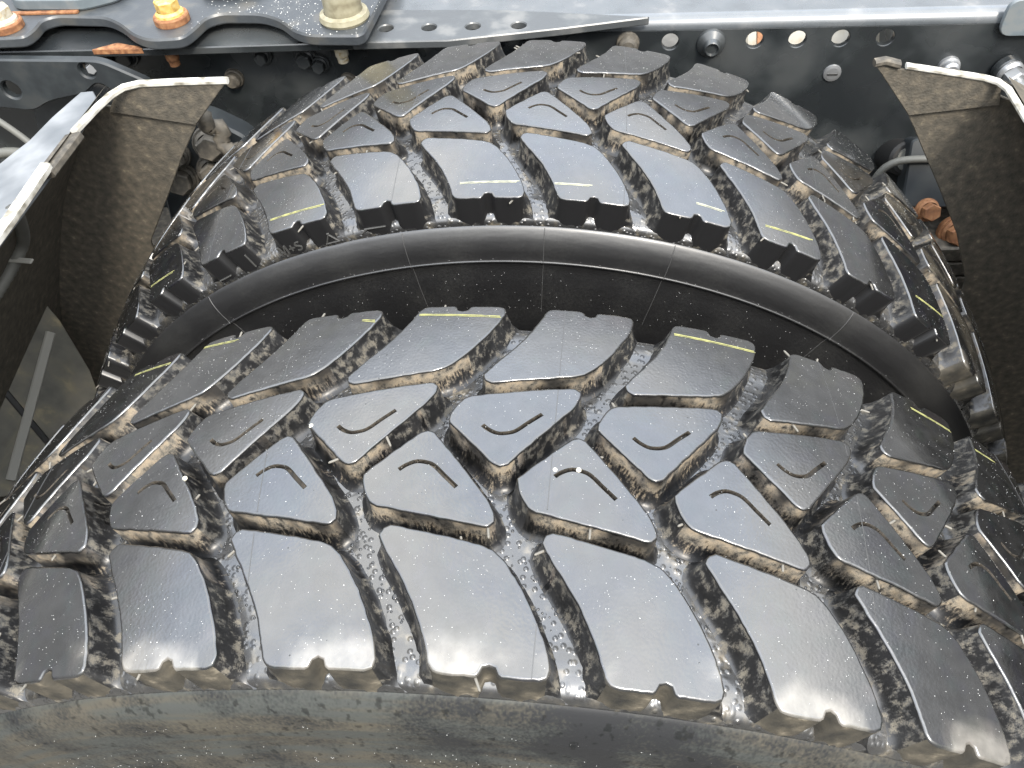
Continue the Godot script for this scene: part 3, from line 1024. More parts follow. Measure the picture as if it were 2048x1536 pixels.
func build_frame() -> void:
	# chassis rail: a channel whose web faces the viewer
	var rail := thing("chassis_rail", "long dark wet steel truck frame rail with a row of holes, behind the tyres", "truck frame", Vector3(0, 0.16, -0.68))
	var to := Vector3(0, -0.16, 0)
	var holes := []
	for x in [0.149, 0.245, 0.293, 0.341, 0.390]:
		holes.append(disc(Vector2(x, 0.397), 0.0098, 24))
	holes.append(disc(Vector2(-0.165, 0.345), 0.01, 20))
	var web := PackedVector2Array([Vector2(-1.5, 0.155), Vector2(1.3, 0.155), Vector2(1.3, 0.411), Vector2(-1.5, 0.411)])
	part("web", slab(web, holes, 0.008, 0.0008, 0.02, M.frame_steel, Transform3D(Basis(), to)), rail)
	# rounded bends and the two flanges
	for s in [1, 0]:
		var g := Geo.new()
		var rows := []
		for k in 9:
			var a := PI / 2 * k / 8.0
			var row := []
			for x in [-1.5, 1.3]:
				var nn := Vector3(0, sin(a), cos(a))
				var p := Vector3(x, 0.411 + 0.014 * sin(a), -0.014 + 0.014 * cos(a))
				if s == 0:
					nn.y = -nn.y
					p.y = 0.155 - 0.014 * sin(a)
				row.append(g.vert(to + p, nn, Vector2(x, p.y)))
			rows.append(row)
		for x in [-1.5, 1.3]:
			pass
		var end := []
		for x in [-1.5, 1.3]:
			end.append(g.vert(to + Vector3(x, 0.425 if s else 0.141, -0.014), Vector3(0, 1 if s else -1, 0)))
			end.append(g.vert(to + Vector3(x, 0.425 if s else 0.141, -0.09), Vector3(0, 1 if s else -1, 0)))
		for k in 8:
			g.quad(rows[k][0], rows[k][1], rows[k + 1][1], rows[k + 1][0])
		g.quad(end[0], end[2], end[3], end[1])
		var lower := []
		for x in [-1.5, 1.3]:
			lower.append(g.vert(to + Vector3(x, 0.417 if s else 0.149, -0.09), Vector3(0, -1 if s else 1, 0)))
			lower.append(g.vert(to + Vector3(x, 0.417 if s else 0.149, -0.010), Vector3(0, -1 if s else 1, 0)))
		g.quad(lower[0], lower[2], lower[3], lower[1])
		var rim := []
		for x in [-1.5, 1.3]:
			rim.append(g.vert(to + Vector3(x, 0.425 if s else 0.141, -0.09), Vector3(0, 0, -1)))
			rim.append(g.vert(to + Vector3(x, 0.417 if s else 0.149, -0.09), Vector3(0, 0, -1)))
		g.quad(rim[0], rim[2], rim[3], rim[1])
		part("flange", one(g, M.flange_steel if s else M.frame_steel), rail)
	# fittings on the web
	var at := func(x: float, y: float, z := 0.0) -> Vector3:
		return to + Vector3(x, y, z)
	part("rubber_plug", lathe(PackedVector2Array([Vector2(0.017, 0), Vector2(0.016, 0.004), Vector2(0.010, 0.010), Vector2(0.0085, 0.016), Vector2(0.0075, 0.017), Vector2(0.0065, 0.013), Vector2(0, 0.013)]), M.frame_steel, 24, Vector3.BACK, at.call(0.196, 0.395)), rail)
	part("slotted_plug", lathe(PackedVector2Array([Vector2(0.0105, 0), Vector2(0.0100, 0.002), Vector2(0.007, 0.0028), Vector2(0, 0.003)]), M.bright_steel, 20, Vector3.BACK, at.call(0.341, 0.355)), rail)
	var g2 := Geo.new()
	box_into(g2, Vector3(0.012, 0.0022, 0.001), Transform3D(Basis(), at.call(0.341, 0.3545, 0.0032)), 0.0003)
	part("plug_slot", one(g2, M.black_rubber), rail)
	hex_bolt(rail, at.call(0.533, 0.358), Vector3(0.25, -0.1, 1), 0.0125, 0.030, M.bright_steel, M.frame_steel, "bolt", 1.35)
	part("stud", lathe(PackedVector2Array([Vector2(0.006, 0), Vector2(0.006, 0.042), Vector2(0.005, 0.044), Vector2(0, 0.044)]), M.bright_steel, 12, Vector3(0.25, -0.1, 1), at.call(0.533, 0.358)), rail)
	for q in [[0.100, 0.397, 0.011], [0.470, 0.361, 0.010], [-0.392, 0.362, 0.010], [-0.245, 0.355, 0.009]]:
		part("rivet_head", lathe(PackedVector2Array([Vector2(q[2] * 1.25, 0), Vector2(q[2] * 1.2, 0.004), Vector2(q[2], 0.005), Vector2(q[2] * 0.96, 0.011), Vector2(q[2] * 0.7, 0.014), Vector2(0, 0.0145)]), M.muddy_metal if q[0] < 0.45 else M.bright_steel, 18, Vector3.BACK, at.call(q[0], q[1])), rail)
	for q in [[-0.292, 0.388, 0.012], [-0.275, 0.380, 0.010], [-0.345, 0.392, 0.010], [-0.52, 0.395, 0.012], [-0.555, 0.392, 0.012]]:
		hex_bolt(rail, at.call(q[0], q[1]), Vector3.BACK, q[2] * 0.8, 0.016, M.frame_steel, M.frame_steel)
	part("end_plate", slab(rounded(PackedVector2Array([Vector2(0.507, 0.399), Vector2(0.75, 0.399), Vector2(0.75, 0.44), Vector2(0.507, 0.44)]), 0.014), [], 0.006, 0.001, 0.02, M.pale_plate, Transform3D(Basis(), at.call(0, 0, 0.0075))), rail, Transform3D(), "pale grey plate with a rounded corner")
	for x in [0.06, 0.545]:
		var gx := Geo.new()
		box_into(gx, Vector3(0.11, 0.27, 0.75), Transform3D(Basis(), at.call(x + 0.02, 0.285, -0.48)), 0.004)
		part("cross_member", one(gx, M.frame_steel), rail)
	# cream tank inside the frame, seen through the holes
	var tank := thing("air_tank", "cream painted round tank inside the frame, seen through the rail holes", "tank", Vector3(0.398, 0.06, -1.16))
	part("shell", lathe(PackedVector2Array([Vector2(0, -0.126), Vector2(0.14, -0.124), Vector2(0.175, -0.115), Vector2(0.19, -0.095), Vector2(0.19, 0.095), Vector2(0.175, 0.115), Vector2(0.14, 0.124), Vector2(0, 0.126)]), M.cream_paint, 48, Vector3.RIGHT), tank)
	part("band", lathe(PackedVector2Array([Vector2(0.191, -0.012), Vector2(0.193, -0.011), Vector2(0.193, 0.011), Vector2(0.191, 0.012)]), M.rust, 48, Vector3.RIGHT, Vector3(-0.07, 0, 0)), tank)

	# the ledge: a horizontal plate whose front edge runs along the top of the picture and tapers into the rail
	var ledge := thing("ledge_plate", "grey steel ledge plate with four round holes, tapering along the rail top", "steel plate", Vector3(-0.3, 0.42, -0.66))
	var lp := Vector3(0.3, 0.0105, 0.66)
	var edge := PackedVector2Array([Vector2(-1.2, 0.626), Vector2(-0.46, 0.624), Vector2(-0.207, 0.629), Vector2(-0.102, 0.629), Vector2(0.028, 0.652), Vector2(0.121, 0.672), Vector2(0.1225, 0.674), Vector2(0.06, 0.684), Vector2(-0.05, 0.700), Vector2(-1.2, 0.76)])
	var lh := []
	for x in [-0.180, -0.129, -0.078, -0.025]:
		lh.append(disc(Vector2(x, 0.661), 0.0085, 20))
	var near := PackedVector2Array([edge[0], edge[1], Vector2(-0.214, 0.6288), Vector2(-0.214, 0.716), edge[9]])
	var far := PackedVector2Array([Vector2(-0.2135, 0.6288)])
	far.append_array(edge.slice(3, 9))
	far.append(Vector2(-0.2135, 0.7085))
	part("plate", slab(near, [], 0.009, 0.0012, 0.012, M.frame_steel, Transform3D(Basis(Vector3.RIGHT, Vector3.FORWARD, Vector3.UP), lp)), ledge)  # left part in darker steel: shade under the scalloped plate put into its colour
	part("plate", slab(far, lh, 0.009, 0.0012, 0.012, M.ledge_steel, Transform3D(Basis(Vector3.RIGHT, Vector3.FORWARD, Vector3.UP), lp)), ledge)
	for q in [[-0.562, M.muddy_metal], [-0.445, M.rust], [-0.235, M.zinc_bolt]]:
		part("bolt_end", lathe(PackedVector2Array([Vector2(0.008, 0.0), Vector2(0.008, -0.016), Vector2(0.0065, -0.018), Vector2(0.0065, -0.024), Vector2(0, -0.0245)]), q[1], 12, Vector3.UP, Vector3(q[0] + 0.3, 0.0015, 0.012)), ledge)
	part("rust_patch", slab(rounded(PackedVector2Array([Vector2(-0.528, 0.6235), Vector2(-0.50, 0.640), Vector2(-0.485, 0.634), Vector2(-0.470, 0.630), Vector2(-0.462, 0.6235)]), 0.004), [], 0.006, 0.0004, 0.008, M.rust, Transform3D(Basis(Vector3.RIGHT, Vector3.FORWARD, Vector3.UP), lp + Vector3(0, 0.0006, 0))), ledge)

	# the scalloped plate that stands on the ledge, with its bolts
	var plate := thing("mounting_plate", "blue-grey steel plate with a scalloped front edge, bolted on the ledge", "mounting plate", Vector3(-0.4, 0.44, -0.66))
	var pp := Vector3(0.4, 0.013, 0.66)
	var sc := PackedVector2Array([Vector2(-0.85, 0.612), Vector2(-0.626, 0.612), Vector2(-0.594, 0.614), Vector2(-0.590, 0.632), Vector2(-0.592, 0.655), Vector2(-0.578, 0.664), Vector2(-0.514, 0.658), Vector2(-0.488, 0.640), Vector2(-0.462, 0.614), Vector2(-0.437, 0.600), Vector2(-0.398, 0.603), Vector2(-0.391, 0.626), Vector2(-0.387, 0.650), Vector2(-0.372, 0.660), Vector2(-0.324, 0.657), Vector2(-0.297, 0.642), Vector2(-0.272, 0.614), Vector2(-0.252, 0.603), Vector2(-0.196, 0.600), Vector2(-0.190, 0.607), Vector2(-0.184, 0.72), Vector2(-0.184, 0.80), Vector2(-0.85, 0.80)])
	part("plate", slab(rounded(sc, 0.012, 4), [], 0.013, 0.0022, 0.012, M.plate_paint, Transform3D(Basis(Vector3.RIGHT, Vector3.FORWARD, Vector3.UP), pp)), plate)
	hex_bolt(plate, Vector3(-0.626 + 0.4, 0.013, 0.024), Vector3.UP, 0.0135, 0.026, M.zinc_bolt, M.rust)
	hex_bolt(plate, Vector3(-0.424 + 0.4, 0.013, 0.017), Vector3.UP, 0.0135, 0.026, M.yellow_bolt, M.rust)
	var ub := PackedVector2Array([Vector2(-0.66, 0.85), Vector2(-0.652, 0.700), Vector2(-0.632, 0.676), Vector2(-0.545, 0.672), Vector2(-0.508, 0.694), Vector2(-0.49, 0.85)])
	part("upper_block", slab(rounded(ub, 0.012), [], 0.016, 0.003, 0.012, M.pale_plate, Transform3D(Basis(Vector3.RIGHT, Vector3.FORWARD, Vector3.UP), pp + Vector3(0, 0.0165, 0))), plate)
	var ub2 := PackedVector2Array([Vector2(-0.42, 0.85), Vector2(-0.41, 0.700), Vector2(-0.39, 0.692), Vector2(-0.345, 0.692), Vector2(-0.338, 0.700), Vector2(-0.33, 0.85)])
	part("upper_block", slab(rounded(ub2, 0.012), [], 0.016, 0.003, 0.012, M.plate_paint, Transform3D(Basis(Vector3.RIGHT, Vector3.FORWARD, Vector3.UP), pp + Vector3(0, 0.0165, 0))), plate)
	var g3 := Geo.new()
	box_into(g3, Vector3(0.086, 0.003, 0.006), Transform3D(Basis(), Vector3(-0.595 + 0.4, 0.0145, -0.010)), 0.0006)
	part("rust_line", one(g3, M.rust), plate)
	var post := thing("round_post", "yellowish grey round steel post with a collar, on the scalloped plate", "post", Vector3(-0.219, 0.453, -0.640))
	part("tube", lathe(PackedVector2Array([Vector2(0.022, 0.0), Vector2(0.0215, 0.006), Vector2(0.0195, 0.20), Vector2(0, 0.20)]), M.post_metal, 28, Vector3(0.02, 1, 0)), post)
	part("collar", lathe(PackedVector2Array([Vector2(0.027, 0), Vector2(0.0285, 0.003), Vector2(0.027, 0.008), Vector2(0.022, 0.010)]), M.post_metal, 28), post)
	# drops of rain lying on the plate
	var mm := MultiMesh.new()
	mm.transform_format = MultiMesh.TRANSFORM_3D
	var bead := SphereMesh.new()
	bead.radius = 0.5
	bead.height = 0.6
	bead.radial_segments = 8
	bead.rings = 4
	bead.material = M.grit
	mm.mesh = bead
	var drops: Array[Transform3D] = []
	rng.seed = 77
	var inside := rounded(sc, 0.012, 4)
	while drops.size() < 520:
		var q := Vector2(rng.randf_range(-0.40, -0.185), rng.randf_range(0.60, 0.76))
		if rng.randf() > 0.25 + 0.75 * smoothstep(-0.40, -0.3, q.x) or not Geometry2D.is_point_in_polygon(q, inside) or q.distance_to(Vector2(-0.219, 0.64)) < 0.03:
			continue
		var s := rng.randf_range(0.0004, 0.0014)
		drops.append(Transform3D(Basis().scaled(Vector3(s, s, s)), pp + Vector3(q.x, 0.0001, -q.y)))
	mm.instance_count = drops.size()
	for i in drops.size():
		mm.set_instance_transform(i, drops[i])
	var o := MultiMeshInstance3D.new()
	o.name = "rain_drops"
	o.multimesh = mm
	o.set_meta("kind", "stuff")
	plate.add_child(o, true)

func build_guard(s: float, label: String) -> void:
	# s is -1 for the left guard and 1 for the right: a quarter of a mudguard whose inner side faces the tyre
	var shift := Vector3(0, 0.0, 0) if s < 0 else Vector3(0.003, -0.010, 0)
	var t := thing("mudguard", label, "mudguard", Vector3(s * 0.7, 0, -0.3), "two cut mudguard ends beside the twin tyres")
	var o := Vector3(-s * 0.7, 0, 0.3) + shift
	var zf := -0.5
	var frame := Transform3D(Basis(Vector3(s, 0, 0), Vector3.UP, Vector3(0, 0, 1)), o + Vector3(0, 0, zf))
	# side panel towards the frame, facing the viewer
	var side: PackedVector2Array
	if s < 0:
		side = PackedVector2Array([Vector2(.361, .411), Vector2(.395, .368), Vector2(.428, .322), Vector2(.484, .246), Vector2(.50, .16), Vector2(.50, 0.0), Vector2(.50, -.30), Vector2(.96, -.32), Vector2(.83, -.12), Vector2(.73, .04), Vector2(.665, .18), Vector2(.585, .316), Vector2(.515, .395), Vector2(.456, .432)])
	else:
		side = PackedVector2Array([Vector2(.367, .423), Vector2(.398, .375), Vector2(.427, .331), Vector2(.465, .270), Vector2(.497, .203), Vector2(.51, .10), Vector2(.51, -.40), Vector2(.93, -.40), Vector2(.89, -.10), Vector2(.81, .11), Vector2(.68, .30), Vector2(.55, .40), Vector2(.446, .440)])
	part("side_panel", slab(side, [], 0.004, 0.0008, 0.02, M.guard_inside, frame), t)
	# the flap above the fold, leaning a little out
	var flap: PackedVector2Array
	if s < 0:
		flap = PackedVector2Array([Vector2(.311, .459), Vector2(.429, .456), Vector2(.452, .428), Vector2(.361, .411)])
	else:
		flap = PackedVector2Array([Vector2(.322, .476), Vector2(.441, .456), Vector2(.448, .433), Vector2(.367, .423)])
	part("folded_flap", slab(flap, [], 0.003, 0.0007, 0.012, M.guard_inside, Transform3D(frame.basis, frame.origin + Vector3(0, 0, 0.0055))), t)
	# curved sheet running outwards over both tyres
	var arc := [Vector2(.440, .454), Vector2(.475, .425), Vector2(.505, .388), Vector2(.568, .306), Vector2(.645, .17), Vector2(.709, .036), Vector2(.805, -.125), Vector2(.94, -.31)]
	if s > 0:
		arc = [Vector2(.446, .455), Vector2(.50, .425), Vector2(.545, .388), Vector2(.665, .278), Vector2(.785, .098), Vector2(.865, -.10), Vector2(.91, -.31)]
	var pts := []
	for i in arc.size() - 1:
		for j in 5:
			pts.append(arc[i].cubic_interpolate(arc[i + 1], arc[maxi(i - 1, 0)], arc[mini(i + 2, arc.size() - 1)], j / 5.0))
	pts.append(arc[-1])
	var g := Geo.new()
	for face in [0.0, 1.0]:
		var rows := []
		for i in pts.size():
			var d: Vector2 = (pts[mini(i + 1, pts.size() - 1)] - pts[maxi(i - 1, 0)]).normalized()
			var nn := Vector3(d.y * s, -d.x, 0)
			var row := []
			for k in 12:
				var z := lerpf(-0.502, 0.30, k / 11.0)
				var p: Vector3 = Vector3(pts[i].x * s, pts[i].y, z) - nn * 0.004 * face
				row.append(g.vert(o + p, nn * (1.0 - 2.0 * face), Vector2(i * 0.1, z)))
			rows.append(row)
		for i in pts.size() - 1:
			for k in 11:
				g.quad(rows[i][k], rows[i + 1][k], rows[i + 1][k + 1], rows[i][k + 1])
	part("curved_sheet", one(g, M.guard_inside), t)
	# white edge
	var bend := PackedVector3Array()
	if s < 0:
		bend = PackedVector3Array([Vector3(-.309, .4605, -.497), Vector3(-.36, .4605, -.496), Vector3(-.405, .459, -.496), Vector3(-.420, .458, -.491), Vector3(-.429, .457, -.478), Vector3(-.434, .457, -.455), Vector3(-.439, .457, -.412)])
		part("white_edge", bar(moved(bend, o), 0.0075, 0.006, Vector3.UP, M.guard_lip), t)
		part("worn_clip", bar(moved(PackedVector3Array([Vector3(-.441, .452, -.412), Vector3(-.444, .450, -.352)]), o), 0.020, 0.008, Vector3(-0.25, 1, 0).normalized(), M.muddy_metal), t, Transform3D(), "worn grey clip in the gap of the edge")
		part("white_edge", bar(moved(PackedVector3Array([Vector3(-.441, .457, -.356), Vector3(-.439, .456, -.28), Vector3(-.437, .456, -.12), Vector3(-.437, .456, 0.1)]), o), 0.0105, 0.008, Vector3.UP, M.guard_lip), t)
		# grey outer skin beyond the edge
		var skin := PackedVector2Array([Vector2(-.446, .30), Vector2(-.446, -.1), Vector2(-.446, -.30), Vector2(-.446, -.42), Vector2(-.457, -.494), Vector2(-.470, -.512), Vector2(-.486, -.514), Vector2(-.500, -.47), Vector2(-.507, -.43), Vector2(-.527, -.40), Vector2(-.62, -.26), Vector2(-.72, -.1), Vector2(-.72, .30)])
		var sk := PackedVector2Array()
		for q in skin:
			sk.append(Vector2(q.x, -q.y))
		part("outer_skin", slab(sk, [], 0.003, 0.0008, 0.02, M.guard_skin, Transform3D(Basis(Vector3.RIGHT, Vector3.FORWARD, Vector3.UP), o + Vector3(0, 0.444, 0)), func(p: Vector3) -> Vector3: return p + Vector3(0, 0, -2.2 * (p.x + 0.446) * (p.x + 0.446))), t)
		# straps, a bolt and a hose on the sheet
		var face := Vector3(.80, .52, .30).normalized()
		var across := Vector3(0, 1, 0).cross(face).normalized()
		var pf := Basis(across, face.cross(across), face)
		var at := Vector3(-.64, .16, -.47)
		var flat := PackedVector2Array()
		for q in [Vector3(-.700, .255, -.476), Vector3(-.661, .194, -.474), Vector3(-.636, .147, -.457), Vector3(-.609, .085, -.423), Vector3(-.590, .040, -.385), Vector3(-.60, .0, -.29), Vector3(-.70, .10, -.20), Vector3(-.76, .25, -.30)]:
			var r: Vector3 = pf.transposed() * (q - at)
			flat.append(Vector2(r.x, r.y))
		part("splash_panel", slab(flat, [], 0.004, 0.001, 0.02, M.guard_panel, Transform3D(pf, o + at)), t)
		for q in [[Vector3(-.642, .144, -.437), Vector3(-.655, .062, -.26), 0.012], [Vector3(-.690, .175, -.365), Vector3(-.622, .040, -.31), 0.008]]:
			var first: Vector3 = q[0]
			var last: Vector3 = q[1]
			part("strap", bar(moved(PackedVector3Array([first, first.lerp(last, 0.5), last]), o + face * (0.002 if q[2] > 0.01 else 0.0008)), q[2], 0.004, face, M.strap_grey if q[2] > 0.01 else M.black_rubber), t)
		hex_bolt(t, o + Vector3(-.665, .162, -.406), face, 0.009, 0.016, M.muddy_metal, M.strap_grey)
		part("hose", tube([o + Vector3(-.462, .440, -.312), o + Vector3(-.483, .413, -.334), o + Vector3(-.522, .362, -.364), o + Vector3(-.537, .342, -.355), o + Vector3(-.547, .330, -.337), o + Vector3(-.56, .316, -.30)], 0.0062, M.hose_grey, 0.005, 0.14), t)
		var tie := Geo.new()
		box_into(tie, Vector3(0.035, 0.003, 0.007), Transform3D(Basis(Vector3.BACK, -0.1), o + Vector3(-.533, .345, -.352)), 0.001)
		part("cable_tie", one(tie, M.strap_grey), t)
	else:
		bend = PackedVector3Array([Vector3(.350, .4745, -.496), Vector3(.400, .4655, -.496), Vector3(.424, .461, -.496), Vector3(.436, .459, -.492), Vector3(.442, .458, -.480), Vector3(.444, .457, -.43), Vector3(.445, .456, -.25), Vector3(.445, .456, .1)])
		part("white_edge", bar(moved(bend, o), 0.0068, 0.005, Vector3.UP, M.guard_lip), t)
		part("chipped_edge", bar(moved(PackedVector3Array([Vector3(.320, .4785, -.495), Vector3(.330, .480, -.496), Vector3(.344, .4765, -.495)]), o), 0.009, 0.006, Vector3.UP, M.muddy_metal), t)

func moved(p: PackedVector3Array, by: Vector3) -> PackedVector3Array:
	var out := PackedVector3Array()
	for q in p:
		out.append(q + by)
	return out

func build_small() -> void:
	# bracket of the suspension at the left, under the ledge
	var b := thing("hanger_bracket", "dark blue-grey suspension bracket with round holes, under the ledge at left", "bracket", Vector3(-0.6, 0.3, -0.62))
	var o := Vector3(0.6, -0.3, 0.62)
	var shape := PackedVector2Array([Vector2(-.90, .436), Vector2(-.640, .434), Vector2(-.508, .430), Vector2(-.455, .40), Vector2(-.47, .34), Vector2(-.52, .405), Vector2(-.545, .388), Vector2(-.570, .384), Vector2(-.595, .379), Vector2(-.622, .366), Vector2(-.665, .372), Vector2(-.90, .372)])
	part("plate", slab(rounded(shape, 0.012, 4), [disc(Vector2(-.636, .395), 0.011), disc(Vector2(-.528, .418), 0.009)], 0.012, 0.002, 0.012, M.bracket_blue, Transform3D(Basis(), o + Vector3(0, 0, -0.60))), b)
	part("drum", lathe(PackedVector2Array([Vector2(0.075, -0.05), Vector2(0.078, 0), Vector2(0.070, 0.012), Vector2(0.03, 0.016), Vector2(0, 0.016)]), M.bracket_blue, 36, Vector3.BACK, o + Vector3(-.60, .30, -.66)), b)
	hex_bolt(b, o + Vector3(-.525, .417, -.612), Vector3(0.3, 0.2, 1), 0.006, 0.014, M.bright_steel, M.bracket_blue)
	lone("brake_cable", tube([Vector3(-.66, .40, -.56), Vector3(-.617, .366, -.55), Vector3(-.585, .33, -.54), Vector3(-.57, .28, -.54)], 0.004, M.hose_grey), "thin grey cable hanging in front of the blue-grey bracket", "cable")
	lone("air_hose", tube([Vector3(-.70, .33, -.54), Vector3(-.645, .345, -.545), Vector3(-.60, .335, -.55), Vector3(-.56, .30, -.58)], 0.006, M.hose_grey), "thicker grey air hose crossing below the thin cable", "hose")
	# spring clamp with muddy nuts between guard and tyre
	var c := thing("spring_clamp", "dark clamp plate with three big muddy nuts, between left mudguard and tyre", "clamp", Vector3(-0.42, 0.2, -0.60))
	o = Vector3(0.42, -0.2, 0.60)
	part("plate", slab(rounded(PackedVector2Array([Vector2(-.52, .10), Vector2(-.34, .10), Vector2(-.345, .34), Vector2(-.40, .375), Vector2(-.47, .36)]), 0.02), [], 0.03, 0.003, 0.02, M.bracket_blue, Transform3D(Basis(), o + Vector3(0, 0, -0.575))), c)
	for q in [[-.396, .338, 0.0150], [-.446, .322, 0.0120], [-.452, .288, 0.0150], [-.405, .300, 0.0150]]:
		hex_bolt(c, o + Vector3(q[0], q[1], -.575), Vector3(0.25, 0.25, 1), q[2], 0.030, M.muddy_metal, M.muddy_metal, "nut", 1.45)
	var rope := []
	for i in 14:
		var t := i / 13.0
		rope.append(Vector3(-.372 + .045 * t, .405 - .085 * t - 0.02 * t * t, -.53) + Vector3(sin(i * 2.1), cos(i * 1.7), sin(i * 1.3)) * 0.004)
	lone("muddy_cable", tube(rope, 0.0075, M.muddy_metal, 0.006, 0.35), "mud-caked twisted cable beside the left mudguard flap", "cable")
	lone("brake_pipe", tube([Vector3(-.20, .372, -.645), Vector3(-.245, .352, -.64), Vector3(-.30, .30, -.63), Vector3(-.33, .25, -.62)], 0.006, M.hose_grey), "grey brake pipe running down beside the rear tyre", "pipe")
	lone("pipe_stub", lathe(PackedVector2Array([Vector2(0.009, 0), Vector2(0.009, 0.035), Vector2(0.007, 0.037), Vector2(0, 0.037)]), M.muddy_metal, 14, Vector3(0.4, 0.75, 0.5)), "short muddy pipe stub on the rail above the rear tyre", "pipe", Vector3(-.205, .345, -.655))
	var sp := thing("leaf_spring", "stack of muddy steel leaves running under the rail behind the rear tyre", "leaf spring", Vector3(0, 0.05, -0.60))
	for i in 9:
		var half := 0.92 - 0.03 * i
		var leaf := PackedVector3Array()
		for j in 13:
			var x := lerpf(-half, half, j / 12.0)
			leaf.append(Vector3(x, 0.115 - 0.024 * i + 0.05 * x * x, 0))
		part("leaf", bar(leaf, 0.08, 0.021, Vector3.UP, M.muddy_metal), sp)
	# on the right under the rail
	var l := thing("bent_rod_loop", "thin grey steel rod bent in a loop under the rail, right of the tyre", "rod", Vector3(0.45, 0.2, -0.62))
	o = Vector3(-0.45, -0.2, 0.62)
	part("rod", tube([o + Vector3(.405, .24, -.62), o + Vector3(.410, .258, -.62), o + Vector3(.420, .270, -.62), o + Vector3(.440, .2755, -.62), o + Vector3(.50, .276, -.62)], 0.0045, M.hose_grey), l)
	part("stay", tube([o + Vector3(.425, .205, -.625), o + Vector3(.49, .275, -.63)], 0.0045, M.hose_grey), l)
	var k := thing("rubber_bush", "black rubber bush with a grey steel face inside the bent rod", "bush", Vector3(0.443, 0.252, -0.66))
	part("sleeve", lathe(PackedVector2Array([Vector2(0.021, -0.03), Vector2(0.021, 0.018), Vector2(0.018, 0.022), Vector2(0, 0.022)]), M.black_rubber, 24, Vector3(0.1, 0.5, 1)), k)
	part("steel_face", lathe(PackedVector2Array([Vector2(0.014, 0.020), Vector2(0.014, 0.025), Vector2(0, 0.026)]), M.hose_grey, 20, Vector3(0.1, 0.5, 1)), k)
	var r := thing("axle_bracket", "grey bracket with two rusty bolts, between rear tyre and right mudguard", "bracket", Vector3(0.5, 0.15, -0.61))
	o = Vector3(-0.5, -0.15, 0.61)
	part("plate", slab(rounded(PackedVector2Array([Vector2(.44, .150), Vector2(.70, .150), Vector2(.70, .232), Vector2(.44, .232)]), 0.008), [], 0.03, 0.002, 0.02, M.bracket_blue, Transform3D(Basis(Vector3.RIGHT, -0.5), o + Vector3(0, 0.09, -0.525))), r)
	hex_bolt(r, o + Vector3(.470, .218, -.600), Vector3(0.1, 0.45, 1), 0.011, 0.022, M.rust, M.rust, "bolt", 1.3)
	hex_bolt(r, o + Vector3(.508, .190, -.592), Vector3(0.1, 0.45, 1), 0.014, 0.026, M.rust, M.rust, "bolt", 1.4)

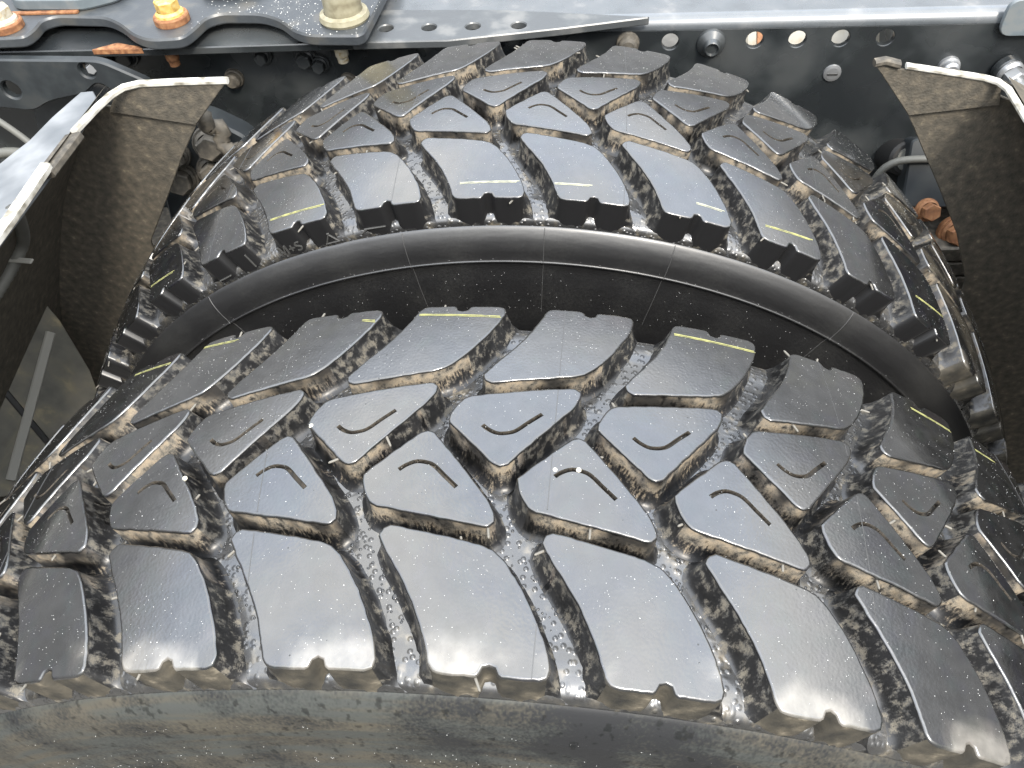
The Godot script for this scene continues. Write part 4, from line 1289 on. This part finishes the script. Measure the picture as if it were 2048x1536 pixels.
func make_sky() -> ImageTexture:
	# broken bright cloud with pale blue between, low sky darkened beyond overcast, in place of unseen surroundings
	var w := 768
	var h := 384
	var im := Image.create(w, h, false, Image.FORMAT_RGBF)
	var f := FastNoiseLite.new()
	f.seed = 14
	f.frequency = 1.0
	f.fractal_octaves = 5
	for y in h:
		var up := (0.5 - (y + 0.5) / h) * PI
		for x in w:
			var a := TAU * (x + 0.5) / w
			var d := Vector3(cos(up) * sin(a), sin(up), -cos(up) * cos(a))
			var e := d * 1.9
			e.y *= 1.6
			var n := f.get_noise_3dv(e + Vector3(3.1, 0.0, 1.7))
			var cloud := smoothstep(-0.20, 0.28, n)
			var level := lerpf(0.15, 1.06, smoothstep(0.27, 0.72, d.y))
			var col := Color(0.78, 0.87, 1.02).lerp(Color(1.10, 1.10, 1.08), cloud).lerp(Color(0.98, 0.99, 1.0), 1.0 - smoothstep(0.2, 0.6, d.y)) * level
			var off := acos(clampf(d.dot(Vector3(0.30, 0.74, 0.60).normalized()), -1.0, 1.0))
			col += Color(0.65, 0.635, 0.61) * exp(-pow(off / 0.62, 2.0))  # glow round the sun, added to brighten surfaces that face the viewer
			if d.y < 0.0:
				col = Color(0.16, 0.155, 0.145)
			im.set_pixel(x, y, col)
	return ImageTexture.create_from_image(im)

func _ready() -> void:
	# camera
	var cam := Camera3D.new()
	cam.name = "camera"
	cam.position = Vector3(0.07115, 0.87710, 0.24618)
	cam.basis = Basis.from_euler(Vector3(-0.868583, 0.158572, -0.099341))
	cam.fov = 50.508
	cam.near = 0.02
	cam.far = 600.0
	add_child(cam)
	cam.current = true
	# sky, exposure
	var env := Environment.new()
	env.background_mode = Environment.BG_SKY
	var sky := Sky.new()
	var pano := PanoramaSkyMaterial.new()
	pano.panorama = make_sky()
	sky.sky_material = pano
	env.sky = sky
	env.tonemap_mode = Environment.TONE_MAPPER_LINEAR
	env.tonemap_exposure = 3.6
	env.sdfgi_enabled = true
	env.ssao_enabled = true
	env.ssil_enabled = true
	var we := WorldEnvironment.new()
	we.name = "world"
	we.environment = env
	add_child(we)
	# sun behind thin cloud
	var sun := DirectionalLight3D.new()
	sun.name = "sun"
	sun.light_energy = 0.4
	sun.light_color = Color(1.0, 0.96, 0.9)
	sun.light_angular_distance = 12.0
	sun.shadow_enabled = true
	sun.basis = Basis.looking_at(Vector3(-0.30, -0.74, -0.60))
	add_child(sun)

	dirt.seed = 3
	dirt.frequency = 0.02
	dirt.fractal_octaves = 4
	spots.seed = 8
	spots.frequency = 0.03
	spots.fractal_octaves = 4
	make_materials()

	# ground
	var gm := PlaneMesh.new()
	gm.size = Vector2(400, 400)
	gm.material = M.yard
	var ground := part("ground", gm, self, Transform3D(Basis(), Vector3(0, GROUND_Y, 0)), "grey yard ground under the truck")
	ground.set_meta("kind", "structure")

	build_frame()
	build_guard(-1.0, "left mudguard with dusty dark inside, white upper edge and grey outer skin")
	build_guard(1.0, "right mudguard with dusty dark inside and a chipped white upper edge")
	make_tyre("truck_tyre", "rear wet black tyre, nearer the frame, M+S on its shoulder", REAR_Z, REAR_R, 0.0513 - 0.07244, 0.0, 12)
	make_tyre("truck_tyre", "front truck tyre with dusty grey-brown sidewall, filling the lower half", 0.0, FRONT_R, 0.0513, 1.0, 11)
	build_small()
